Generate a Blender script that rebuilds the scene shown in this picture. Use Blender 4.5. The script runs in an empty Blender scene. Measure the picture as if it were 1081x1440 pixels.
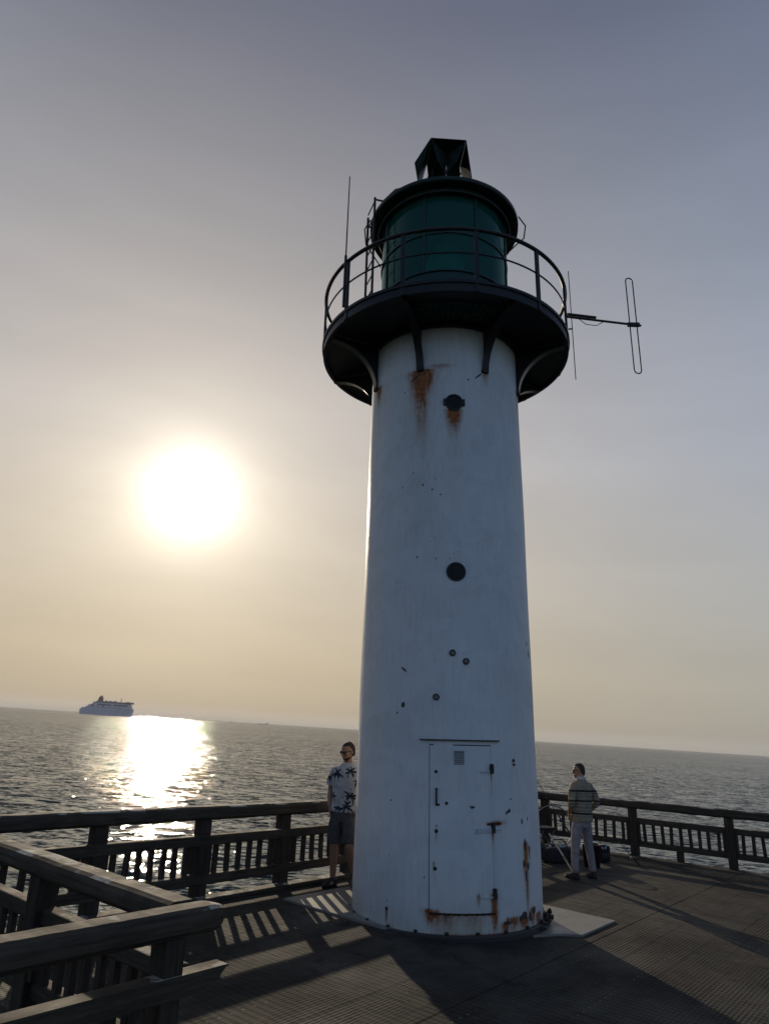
import bpy, bmesh, math, random
import numpy as np
from mathutils import Vector, Matrix, noise
from math import sin, cos, pi, radians, degrees, sqrt, atan2, hypot, exp
random.seed(7)
S = bpy.context.scene
COL = S.collection

# ------------------------------------------------------------------ camera
PITCH = 17.7617; ROLL = 3.7; F_PX = 960.0
cam_d = bpy.data.cameras.new("camera"); cam = bpy.data.objects.new("camera", cam_d); COL.objects.link(cam)
p_, r_ = radians(PITCH), radians(ROLL)
cF = Vector((0, cos(p_), sin(p_))); cU0 = Vector((0, -sin(p_), cos(p_))); cR0 = Vector((1, 0, 0))
cR = cR0*cos(r_) + cU0*sin(r_); cU = cU0*cos(r_) - cR0*sin(r_)
cam.matrix_world = Matrix(((cR.x, cU.x, -cF.x, 0), (cR.y, cU.y, -cF.y, 0), (cR.z, cU.z, -cF.z, 2.0), (0, 0, 0, 1)))
cam_d.sensor_fit = 'VERTICAL'; cam_d.sensor_height = 36.0; cam_d.lens = 36.0*F_PX/1440.0
cam_d.clip_start = 0.05; cam_d.clip_end = 60000
S.camera = cam
S.render.resolution_x = 768; S.render.resolution_y = 1024

# ------------------------------------------------------------------ light
SUN_AZ, SUN_EL = -16.6, 17.5
sd = Vector((sin(radians(SUN_AZ))*cos(radians(SUN_EL)), cos(radians(SUN_AZ))*cos(radians(SUN_EL)), sin(radians(SUN_EL))))
sl = bpy.data.lights.new("sun", 'SUN'); sun = bpy.data.objects.new("sun", sl); COL.objects.link(sun)
sl.energy = 2.7; sl.angle = radians(0.6); sl.color = (1.0, 0.84, 0.62)
sun.rotation_euler = sd.to_track_quat('Z', 'Y').to_euler()

W = bpy.data.worlds.new("World"); S.world = W; W.use_nodes = True
nt = W.node_tree; N = nt.nodes; L = nt.links; N.clear()
def wn(t, **k):
    n = N.new(t)
    for a, b in k.items(): setattr(n, a, b)
    return n
def wmath(op, a, b=None, clamp=False):
    n = N.new('ShaderNodeMath'); n.operation = op; n.use_clamp = clamp
    for i, v in enumerate((a, b)):
        if v is None: continue
        if isinstance(v, (int, float)): n.inputs[i].default_value = v
        else: L.new(v, n.inputs[i])
    return n.outputs[0]
tc = wn('ShaderNodeTexCoord')
sep = wn('ShaderNodeSeparateXYZ'); L.new(tc.outputs['Generated'], sep.inputs[0])
dotn = wn('ShaderNodeVectorMath', operation='DOT_PRODUCT'); L.new(tc.outputs['Generated'], dotn.inputs[0]); dotn.inputs[1].default_value = sd
ang = wmath('MULTIPLY', wmath('ARCCOSINE', wmath('MINIMUM', dotn.outputs['Value'], 0.999999)), 57.29578)
elev = wmath('MULTIPLY', wmath('ARCSINE', sep.outputs[2]), 57.29578)
# clear-haze evening sky: colour by elevation
ramp = wn('ShaderNodeValToRGB'); L.new(wmath('DIVIDE', elev, 90.0, True), ramp.inputs[0])
cr = ramp.color_ramp
def setramp(cr, stops):
    while len(cr.elements) > 1: cr.elements.remove(cr.elements[-1])
    cr.elements[0].position = stops[0][0]; cr.elements[0].color = (*stops[0][1], 1)
    for p, c in stops[1:]:
        e = cr.elements.new(p); e.color = (*c, 1)
setramp(cr, [(0.0, (.50, .44, .36)), (.012, (.42, .355, .27)), (.05, (.475, .41, .315)), (.13, (.50, .46, .405)), (.25, (.43, .425, .44)), (.33, (.37, .37, .40)), (.42, (.285, .295, .335)), (.52, (.205, .215, .26)), (.60, (.14, .15, .20)), (1.0, (.10, .11, .16))])
# how far round from the sun
nz = wn('ShaderNodeVectorMath', operation='NORMALIZE')
cmb = wn('ShaderNodeCombineXYZ'); L.new(sep.outputs[0], cmb.inputs[0]); L.new(sep.outputs[1], cmb.inputs[1]); L.new(cmb.outputs[0], nz.inputs[0])
dh = wn('ShaderNodeVectorMath', operation='DOT_PRODUCT'); L.new(nz.outputs[0], dh.inputs[0]); dh.inputs[1].default_value = (sin(radians(SUN_AZ)), cos(radians(SUN_AZ)), 0)
front = wn('ShaderNodeMapRange'); front.interpolation_type = 'SMOOTHSTEP'; L.new(dh.outputs['Value'], front.inputs[0]); front.inputs[1].default_value = -.25; front.inputs[2].default_value = .75
sky = wn('ShaderNodeTexSky', sky_type='NISHITA', sun_disc=False, sun_elevation=radians(SUN_EL), sun_rotation=radians(SUN_AZ), altitude=0, air_density=1.0, dust_density=2.0, ozone_density=1.5)
skm = wn('ShaderNodeMix', data_type='RGBA', blend_type='MULTIPLY'); skm.inputs[0].default_value = 1; L.new(sky.outputs[0], skm.inputs[6]); skm.inputs[7].default_value = (.138, .122, .119, 1)
mixf = wn('ShaderNodeMix', data_type='RGBA'); L.new(front.outputs[0], mixf.inputs[0]); L.new(skm.outputs[2], mixf.inputs[6]); L.new(ramp.outputs[0], mixf.inputs[7])
# aureole round the sun in thin haze
def glow(width, power, col):
    t = wmath('POWER', wmath('DIVIDE', ang, width), power)
    e = wmath('EXPONENT', wmath('MULTIPLY', t, -1.0))
    m = wn('ShaderNodeMix', data_type='RGBA', blend_type='MULTIPLY'); m.inputs[0].default_value = 1
    c = wn('ShaderNodeCombineColor')
    for i in range(3): L.new(e, c.inputs[i])
    L.new(c.outputs[0], m.inputs[6]); m.inputs[7].default_value = (*col, 1)
    return m.outputs[2]
def add(a, b):
    m = wn('ShaderNodeMix', data_type='RGBA', blend_type='ADD'); m.inputs[0].default_value = 1
    L.new(a, m.inputs[6]); L.new(b, m.inputs[7]); return m.outputs[2]
c = mixf.outputs[2]
c = add(c, glow(1.9, 1.3, (2.8, 2.65, 2.35)))
c = add(c, glow(6.4, 1.45, (.56, .52, .42)))
c = add(c, glow(21.0, 1.5, (.25, .175, .075)))
# bluer away from the sun
bl = wn('ShaderNodeMapRange'); bl.interpolation_type = 'SMOOTHSTEP'; L.new(ang, bl.inputs[0]); bl.inputs[1].default_value = 18; bl.inputs[2].default_value = 60
bm_ = wn('ShaderNodeMix', data_type='RGBA', blend_type='MULTIPLY'); L.new(bl.outputs[0], bm_.inputs[0]); L.new(c, bm_.inputs[6]); bm_.inputs[7].default_value = (.82, .93, 1.08, 1); c = bm_.outputs[2]
# faint uneven bands of haze
mpn = wn('ShaderNodeMapping'); L.new(tc.outputs['Generated'], mpn.inputs[0]); mpn.inputs['Scale'].default_value = (1.2, 1.2, 6.0); mpn.inputs['Rotation'].default_value = (0.12, 0.1, 0)
nsk = wn('ShaderNodeTexNoise'); L.new(mpn.outputs[0], nsk.inputs[0]); nsk.inputs['Scale'].default_value = 1.7; nsk.inputs['Detail'].default_value = 5; nsk.inputs['Roughness'].default_value = .5
mr = wn('ShaderNodeMapRange'); L.new(nsk.outputs[0], mr.inputs[0]); mr.inputs[1].default_value = .3; mr.inputs[2].default_value = .7; mr.inputs[3].default_value = .95; mr.inputs[4].default_value = 1.05
cc = wn('ShaderNodeCombineColor'); [L.new(mr.outputs[0], cc.inputs[i]) for i in range(3)]
mm = wn('ShaderNodeMix', data_type='RGBA', blend_type='MULTIPLY'); mm.inputs[0].default_value = 1; L.new(c, mm.inputs[6]); L.new(cc.outputs[0], mm.inputs[7]); c = mm.outputs[2]
bg = wn('ShaderNodeBackground'); L.new(c, bg.inputs[0]); bg.inputs[1].default_value = 1.0
wo = wn('ShaderNodeOutputWorld'); L.new(bg.outputs[0], wo.inputs[0])

S.view_settings.view_transform = 'Standard'; S.view_settings.look = 'None'
S.view_settings.exposure = 0.0; S.view_settings.gamma = 1.0; S.view_settings.use_curve_mapping = False

# ------------------------------------------------------------------ helpers
def tag(o, label=None, cat=None, group=None, kind=None):
    if label: o['label'] = label
    if cat: o['category'] = cat
    if group: o['group'] = group
    if kind: o['kind'] = kind
    return o
def empty(name, loc=(0, 0, 0), rz=0, **k):
    o = bpy.data.objects.new(name, None); COL.objects.link(o); o.location = loc; o.rotation_euler = (0, 0, rz)
    o.empty_display_size = .2
    return tag(o, **k)
def mesh_obj(name, V, Fc, mat, parent=None, smooth=False):
    me = bpy.data.meshes.new(name); me.from_pydata([tuple(v) for v in V], [], Fc); me.update()
    if mat: me.materials.append(mat)
    if smooth: me.polygons.foreach_set('use_smooth', [True]*len(me.polygons))
    o = bpy.data.objects.new(name, me); COL.objects.link(o)
    if parent: o.parent = parent
    return o
class MB:
    def __init__(s): s.V = []; s.F = []
    def add(s, V, Fc):
        n = len(s.V); s.V += [Vector(v) for v in V]; s.F += [tuple(i+n for i in f) for f in Fc]; return s
    def box(s, x0, x1, y0, y1, z0, z1, bev=0.0, rot=None, piv=None):
        bm = bmesh.new(); bmesh.ops.create_cube(bm, size=1)
        c = Vector(((x0+x1)/2, (y0+y1)/2, (z0+z1)/2)); d = Vector((x1-x0, y1-y0, z1-z0))
        for v in bm.verts: v.co = Vector((v.co.x*d.x, v.co.y*d.y, v.co.z*d.z))
        if bev: bmesh.ops.bevel(bm, geom=list(bm.edges), offset=bev, segments=2, affect='EDGES', profile=.6)
        for v in bm.verts:
            v.co = v.co + c
            if rot: v.co = rot @ (v.co - Vector(piv)) + Vector(piv)
        bm.verts.index_update()
        s.add([v.co.copy() for v in bm.verts], [[v.index for v in f.verts] for f in bm.faces]); bm.free(); return s
    def tube(s, pts, rad, n=10, side=None, cap=True):
        pts = [Vector(p) for p in pts]; m = len(pts)
        if not isinstance(rad, (list, tuple)): rad = [rad]*m
        rad = [(r, r) if not isinstance(r, (list, tuple)) else r for r in rad]
        base = len(s.V); u = None
        for i in range(m):
            t = (pts[min(i+1, m-1)] - pts[max(i-1, 0)]).normalized()
            if side is not None: u_ = Vector(side) - t*t.dot(Vector(side))
            elif u is None: u_ = t.orthogonal()
            else: u_ = u - t*t.dot(u)
            u = u_.normalized(); v = t.cross(u)
            for k in range(n):
                a = 2*pi*k/n; s.V.append(pts[i] + u*cos(a)*rad[i][0] + v*sin(a)*rad[i][1])
        for i in range(m-1):
            for k in range(n):
                a = base+i*n+k; b = base+i*n+(k+1) % n
                s.F.append((a, b, b+n, a+n))
        if cap:
            s.F.append(tuple(base+k for k in reversed(range(n)))); s.F.append(tuple(base+(m-1)*n+k for k in range(n)))
        return s
    def stack(s, rings, n=20, p=2.0):      # horizontal rings (cx,cy,z,rx,ry)
        base = len(s.V)
        for (cx, cy, z, rx, ry) in rings:
            for k in range(n):
                a = 2*pi*k/n; ca, sa = cos(a), sin(a)
                q = (abs(ca)**p + abs(sa)**p)**(-1/p)
                s.V.append(Vector((cx+rx*ca*q, cy+ry*sa*q, z)))
        m = len(rings)
        for i in range(m-1):
            for k in range(n):
                a = base+i*n+k; b = base+i*n+(k+1) % n; s.F.append((a, b, b+n, a+n))
        s.F.append(tuple(base+k for k in reversed(range(n)))); s.F.append(tuple(base+(m-1)*n+k for k in range(n)))
        return s
    def lathe(s, prof, n=96, a0=0, a1=360, close=False):   # prof: (r,z)
        base = len(s.V); full = abs(a1-a0) >= 360; cols = n if full else n+1
        for k in range(cols):
            a = radians(a0+(a1-a0)*k/n)
            for r, z in prof: s.V.append(Vector((r*cos(a), r*sin(a), z)))
        m = len(prof)
        for k in range(n):
            k2 = (k+1) % cols
            for i in range(m if close else m-1):
                j = (i+1) % m
                s.F.append((base+k*m+i, base+k2*m+i, base+k2*m+j, base+k*m+j))
        if close and not full:
            s.F.append(tuple(base+i for i in range(m))); s.F.append(tuple(base+n*m+i for i in reversed(range(m))))
        return s
    def ellipsoid(s, c, r, n=12, m=8, rot=None):
        base = len(s.V)
        R = []
        for i in range(1, m):
            t = pi*i/m
            for k in range(n):
                a = 2*pi*k/n; v = Vector((r[0]*sin(t)*cos(a), r[1]*sin(t)*sin(a), -r[2]*cos(t)))
                if rot: v = rot @ v
                R.append(v+Vector(c))
        s.V += R
        for i in range(m-2):
            for k in range(n):
                a = base+i*n+k; b = base+i*n+(k+1) % n; s.F.append((a, b, b+n, a+n))
        s.F.append(tuple(base+k for k in reversed(range(n)))); s.F.append(tuple(base+(m-2)*n+k for k in range(n)))
        return s
    def xf(s, M):
        s.V = [M @ v for v in s.V]; return s
    def obj(s, name, mat, parent=None, smooth=False): return mesh_obj(name, s.V, s.F, mat, parent, smooth)
def remesh(mb, name, mat, parent, voxel=.008, smooth=3):
    o = mb.obj(name, None)
    m = o.modifiers.new('r', 'REMESH'); m.mode = 'VOXEL'; m.voxel_size = voxel; m.use_smooth_shade = True
    if smooth:
        q = o.modifiers.new('s', 'SMOOTH'); q.iterations = smooth; q.factor = .5
    dg = bpy.context.evaluated_depsgraph_get(); me = bpy.data.meshes.new_from_object(o.evaluated_get(dg))
    old = o.data; o.modifiers.clear(); o.data = me; bpy.data.meshes.remove(old); me.name = name
    me.materials.clear(); me.materials.append(mat); me.polygons.foreach_set('use_smooth', [True]*len(me.polygons))
    if parent: o.parent = parent
    return o

# material builder
class Mat:
    def __init__(s, name, base=(.5, .5, .5), rough=.6, metal=0, spec=.5):
        s.m = bpy.data.materials.new(name); s.m.use_nodes = True; s.t = s.m.node_tree; s.N = s.t.nodes; s.L = s.t.links
        s.b = s.N['Principled BSDF']; s.b.inputs['Base Color'].default_value = (*base, 1)
        s.b.inputs['Roughness'].default_value = rough; s.b.inputs['Metallic'].default_value = metal; s.b.inputs['Specular IOR Level'].default_value = spec
    def n(s, t, **k):
        n = s.N.new(t)
        for a, b in k.items(): setattr(n, a, b)
        return n
    def set(s, sock, v):
        if isinstance(v, (int, float)): sock.default_value = v
        elif isinstance(v, tuple): sock.default_value = (*v, 1) if len(v) == 3 and sock.type == 'RGBA' else v
        else: s.L.new(v, sock)
    def coord(s, kind='Object', scale=(1, 1, 1)):
        t = s.n('ShaderNodeTexCoord'); mp = s.n('ShaderNodeMapping'); s.L.new(t.outputs[kind], mp.inputs[0]); mp.inputs['Scale'].default_value = scale; return mp.outputs[0]
    def noise(s, vec, scale, detail=4, rough=.55, out='Fac', dist=0):
        n = s.n('ShaderNodeTexNoise'); s.L.new(vec, n.inputs['Vector']); n.inputs['Scale'].default_value = scale; n.inputs['Detail'].default_value = detail
        n.inputs['Roughness'].default_value = rough; n.inputs['Distortion'].default_value = dist; return n.outputs[out]
    def math(s, op, a, b=None, clamp=False):
        n = s.n('ShaderNodeMath', operation=op, use_clamp=clamp); s.set(n.inputs[0], a)
        if b is not None: s.set(n.inputs[1], b)
        return n.outputs[0]
    def mix(s, f, a, b, mode='MIX'):
        n = s.n('ShaderNodeMix', data_type='RGBA', blend_type=mode); s.set(n.inputs[0], f); s.set(n.inputs[6], a); s.set(n.inputs[7], b); return n.outputs[2]
    def rng(s, v, a, b, c=0.0, d=1.0):
        n = s.n('ShaderNodeMapRange'); s.L.new(v, n.inputs[0])
        for i, x in enumerate((a, b, c, d)): n.inputs[i+1].default_value = x
        return n.outputs[0]
    def bump(s, h, strength=.5, dist=.01):
        n = s.n('ShaderNodeBump'); n.inputs['Strength'].default_value = strength; n.inputs['Distance'].default_value = dist; s.L.new(h, n.inputs['Height']); s.L.new(n.outputs[0], s.b.inputs['Normal'])
    def inp(s, name, v): s.set(s.b.inputs[name], v)

def m_wood(name, dark, light, rough=.62, along='x', pale=.0, palec=(.40, .375, .31)):
    M = Mat(name, rough=rough, spec=.22)
    sc = {'x': (1.2, 14, 14), 'y': (14, 1.2, 14), 'z': (14, 14, 1.2)}[along]
    v = M.coord('Object', sc); g = M.noise(v, 2.2, 6, .65)
    v2 = M.coord('Object'); g2 = M.noise(v2, 3.0, 4)
    c = M.mix(M.rng(g, .35, .7), dark, light)
    c = M.mix(M.rng(g2, .3, .75, 0, .35), c, tuple(x*.5 for x in dark))
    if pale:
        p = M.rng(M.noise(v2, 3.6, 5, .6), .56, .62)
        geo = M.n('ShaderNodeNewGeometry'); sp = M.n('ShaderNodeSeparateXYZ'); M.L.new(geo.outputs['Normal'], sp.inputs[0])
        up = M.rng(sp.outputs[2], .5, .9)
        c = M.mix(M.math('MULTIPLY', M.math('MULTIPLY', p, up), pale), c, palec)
    M.inp('Base Color', c)
    M.inp('Roughness', M.rng(g2, .2, .8, rough-.12, rough+.15))
    M.bump(g, .6, .004)
    return M.m
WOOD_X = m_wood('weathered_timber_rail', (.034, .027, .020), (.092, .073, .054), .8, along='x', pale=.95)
WOOD_Z = m_wood('weathered_timber_upright', (.030, .022, .016), (.070, .055, .042), .8, along='z')
def m_metal(name, c, rough=.5, metal=.0, var=.35):
    M = Mat(name, c, rough, metal, .3); v = M.coord(); g = M.noise(v, 9, 5)
    M.inp('Base Color', M.mix(M.rng(g, .35, .7, 0, var), c, tuple(x*.45+.012 for x in c)))
    M.bump(g, .15, .003); return M.m
BLACK = m_metal('dark_painted_steel', (.011, .011, .014), .45)
BLACKR = m_metal('dark_rusty_steel', (.022, .019, .018), .6)
GREEN = m_metal('dark_green_paint', (.008, .045, .036), .4); DGREEN = m_metal('blackish_green_paint', (.005, .020, .017), .45)  # second green is blacker, for roof, eave and ventilator
ALU = m_metal('grey_aluminium', (.16, .16, .16), .45, .3)
DARKHOLE = Mat('porthole_glass', (.008, .010, .013), .4, 0, .15).m

# ------------------------------------------------------------------ sea
SEA = -4.0
def m_sea():
    M = Mat('sea_water', (.018, .040, .034), .03, 0, .5); M.b.inputs['IOR'].default_value = 1.34; M.b.inputs['Specular Tint'].default_value = (.92, .95, .80, 1)
    geo = M.n('ShaderNodeNewGeometry'); mp = M.n('ShaderNodeMapping'); M.L.new(geo.outputs['Position'], mp.inputs[0]); mp.inputs['Rotation'].default_value = (0, 0, radians(17)); mp.inputs['Scale'].default_value = (.5, 1, 1)
    v = mp.outputs[0]
    acc = None
    for sc, amp, det in ((.05, .06, 2), (.30, .60, 3), (1.2, 1.7, 2), (4.5, .9, 1)):
        nc = M.noise(v, sc, det, .62, 'Color', .25)
        s1 = M.n('ShaderNodeVectorMath', operation='SUBTRACT'); M.L.new(nc, s1.inputs[0]); s1.inputs[1].default_value = (.5, .5, .5)
        s2 = M.n('ShaderNodeVectorMath', operation='MULTIPLY'); M.L.new(s1.outputs[0], s2.inputs[0]); s2.inputs[1].default_value = (amp*.37, amp*1.5, 0)
        if acc is None: acc = s2.outputs[0]
        else:
            a = M.n('ShaderNodeVectorMath', operation='ADD'); M.L.new(acc, a.inputs[0]); M.L.new(s2.outputs[0], a.inputs[1]); acc = a.outputs[0]
    # wind patches: calmer and rougher water
    wp = M.math('MULTIPLY', M.rng(M.noise(v, .012, 3), .3, .7, .8, 1.15), M.rng(M.noise(v, .9, 4, .7), .36, .66, .12, 2.1))
    sc_ = M.n('ShaderNodeVectorMath', operation='SCALE'); M.L.new(acc, sc_.inputs[0]); M.L.new(wp, sc_.inputs[3])
    # wind waves run in from the open sea: steep fronts face the pier, long low backs face away
    s3 = M.n('ShaderNodeSeparateXYZ'); M.L.new(sc_.outputs[0], s3.inputs[0])
    sy = M.math('SUBTRACT', -.012, M.math('SQRT', M.math('ADD', M.math('MULTIPLY', s3.outputs[1], s3.outputs[1]), .0004)))
    c3 = M.n('ShaderNodeCombineXYZ'); M.L.new(s3.outputs[0], c3.inputs[0]); M.L.new(sy, c3.inputs[1])
    a = M.n('ShaderNodeVectorMath', operation='ADD'); M.L.new(c3.outputs[0], a.inputs[0]); a.inputs[1].default_value = (0, 0, 1)
    nn = M.n('ShaderNodeVectorMath', operation='NORMALIZE'); M.L.new(a.outputs[0], nn.inputs[0]); M.L.new(nn.outputs[0], M.b.inputs['Normal'])
    return M.m
R_ = 24000
sea = mesh_obj('sea_water', [(-R_, -3000, SEA), (R_, -3000, SEA), (R_, R_, SEA), (-R_, R_, SEA)], [(0, 1, 2, 3)], m_sea()); tag(sea, kind='structure')

# ------------------------------------------------------------------ pier frame: a along the platform's left side, b towards the open sea on the left
TH = radians(50.2)
E1 = Vector((cos(TH), sin(TH), 0)); E2 = Vector((-sin(TH), cos(TH), 0))
MAB = Matrix.Rotation(TH, 4, 'Z')
def ab(a, b, z=0): return E1*a + E2*b + Vector((0, 0, z))

# planked deck
def m_deck():
    M = Mat('grooved_deck_timber', (.06, .05, .04), .6, 0, .12)
    t = M.n('ShaderNodeTexCoord'); sp = M.n('ShaderNodeSeparateXYZ'); M.L.new(t.outputs['Object'], sp.inputs[0])
    row = M.math('FLOOR', M.math('DIVIDE', M.math('ADD', sp.outputs[1], 20.0), .146))
    col = M.math('FLOOR', M.math('DIVIDE', M.math('ADD', sp.outputs[0], 20.0), 2.42))
    cb = M.n('ShaderNodeCombineXYZ'); M.L.new(row, cb.inputs[0]); M.L.new(col, cb.inputs[1])
    wnz = M.n('ShaderNodeTexWhiteNoise', noise_dimensions='2D'); M.L.new(cb.outputs[0], wnz.inputs['Vector'])
    v = M.coord('Object', (1.5, 12, 1)); g = M.noise(v, 2, 6, .65)
    v2 = M.coord('Object'); big = M.noise(v2, .55, 4, .6); mid = M.noise(v2, 4, 5, .6); fine = M.noise(v2, 60, 3)
    c = M.mix(M.rng(g, .3, .7), (.021, .018, .015), (.050, .043, .034))
    c = M.mix(M.math('MULTIPLY', wnz.outputs['Value'], .25), c, (.030, .027, .024))
    c = M.mix(M.rng(big, .42, .60, 0, .9), c, (.075, .068, .055))
    c = M.mix(M.rng(M.noise(v2, 2.1, 6, .7), .50, .64, 0, .45), c, (.085, .075, .058))
    c = M.mix(M.rng(M.noise(v2, 3.1, 6, .7, 'Fac', .5), .47, .34, 0, .7), c, (.014, .012, .011))
    c = M.mix(M.rng(big, .58, .30, 0, .5), c, (.022, .025, .020))
    c = M.mix(M.rng(mid, .62, .72, 0, .55), c, (.09, .078, .045))
    c = M.mix(M.rng(M.noise(v2, 1.3, 3), .60, .72, 0, .45), c, (.055, .030, .028))
    cr_ = M.noise(M.coord('Object', (9, .55, 1)), 1.6, 5, .6)
    far_ = M.rng(sp.outputs[0], 7.5, 10.0)
    c = M.mix(M.math('MULTIPLY', M.rng(cr_, .46, .40), M.math('MULTIPLY', far_, .75)), c, (.010, .009, .008))
    c = M.mix(M.math('MULTIPLY', M.rng(cr_, .56, .64), M.math('MULTIPLY', far_, .5)), c, (.085, .072, .056))
    # worn grooves, 28 mm apart along each plank
    w = M.math('SINE', M.math('MULTIPLY', sp.outputs[1], 2*pi/.0365))
    dots = M.math('SINE', M.math('MULTIPLY', sp.outputs[0], 2*pi/.075))
    worn = M.math('MULTIPLY', M.rng(M.noise(v2, .8, 3), .36, .62), M.rng(M.noise(v2, 5, 4), .3, .6, .35, 1))
    gr = M.math('MULTIPLY', M.rng(w, -.5, .6), worn)
    c = M.mix(M.math('MULTIPLY', M.rng(w, .2, -.6), M.math('MULTIPLY', worn, .55)), c, (.012, .010, .009))
    c = M.mix(M.math('MULTIPLY', M.math('MULTIPLY', M.rng(dots, .1, .7), worn), .30), c, (.016, .014, .012))
    # pale rows of nail heads
    nb = M.math('ABSOLUTE', M.math('SUBTRACT', M.math('FRACT', M.math('DIVIDE', sp.outputs[1], .584)), .5))
    na = M.math('ABSOLUTE', M.math('SUBTRACT', M.math('FRACT', M.math('DIVIDE', sp.outputs[0], .11)), .5))
    nail = M.math('MULTIPLY', M.math('LESS_THAN', nb, .011), M.math('LESS_THAN', na, .07))
    nail = M.math('MULTIPLY', nail, M.rng(M.noise(v2, .9, 2), .50, .60))
    c = M.mix(M.math('MULTIPLY', nail, .75), c, (.32, .28, .20))
    M.inp('Base Color', c)
    M.inp('Roughness', M.rng(big, .3, .7, .95, .72))
    h = M.math('ADD', M.math('MULTIPLY', gr, .8), M.math('ADD', M.math('MULTIPLY', dots, .30), M.math('MULTIPLY', fine, .30)))
    M.bump(h, .9, .006)
    return M.m
DECK = m_deck()
db = MB(); rng = random.Random(3)
def plank_rows(b0, b1, a0, a1):
    b = b0; r = 0
    while b < b1-.01:
        off = (r % 2)*1.21; a = a0-off
        be = min(b+.1456, b1)
        aend = 14.38+(7.17-b)*.1265
        while a < aend:
            s, e = max(a, a0), min(a+2.42, aend)
            if e-s > .05:
                dz = rng.uniform(-.0012, .0008)
                V = [(s+.001, b, -.06), (e-.002, b, -.06), (e-.002, be, -.06), (s+.001, be, -.06), (s+.001, b+.0005, dz), (e-.002, b+.0005, dz+rng.uniform(-.001, .001)), (e-.002, be-.0005, dz), (s+.001, be-.0005, dz)]
                db.add(V, [(4, 5, 6, 7), (0, 1, 5, 4), (1, 2, 6, 5), (2, 3, 7, 6), (3, 0, 4, 7)])
            a += 2.42
        b += .146; r += 1
plank_rows(3.38+0.0, 7.165, 2.62, 14.78)
plank_rows(-9.03, 3.37, -6.0, 15.3)
deck = db.obj('deck', DECK); deck.matrix_world = MAB; tag(deck, kind='structure')
# joists and piles below
jb = MB()
jb.box(-6, 14.6, -9.02, 3.5, -.10, -.07); jb.box(2.64, 14.3, 3.52, 7.14, -.10, -.07)
for a in np.arange(-5.5, 14.3, 2.2): jb.box(a-.12, a+.12, -9, 3.4 if a < 2.7 else 7.1, -.42, -.11)
for b in (3.3, 6.95, -.5, -4.5, -8.7): jb.box(-6 if b < 3.4 else 2.7, 14.3, b-.14, b+.14, -.75, -.43)
for a in np.arange(-5.0, 14.6, 2.4):
    for b in (-8.7, -4.5, -.5, 3.3, 6.9):
        if b > 3.4 and a < 2.7: continue
        jb.tube([(a, b, -9), (a, b, -.76)], .17, 12)
pier = jb.obj('pier_piles', WOOD_Z); pier.matrix_world = MAB; tag(pier, kind='structure')

# kerb timbers along the open edges
kb = empty('timber_kerb', (0, 0, 0), TH, label='low timber kerb lying along the platform edge under the left railing', cat='kerb')
k1 = MB()
for s, e in ((2.9, 5.3), (5.31, 8.4), (8.41, 11.4), (11.41, 14.2)): k1.box(s, e, 6.985, 7.16, .004, .055, .012)
k1.obj('beam', WOOD_X, kb)

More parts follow.
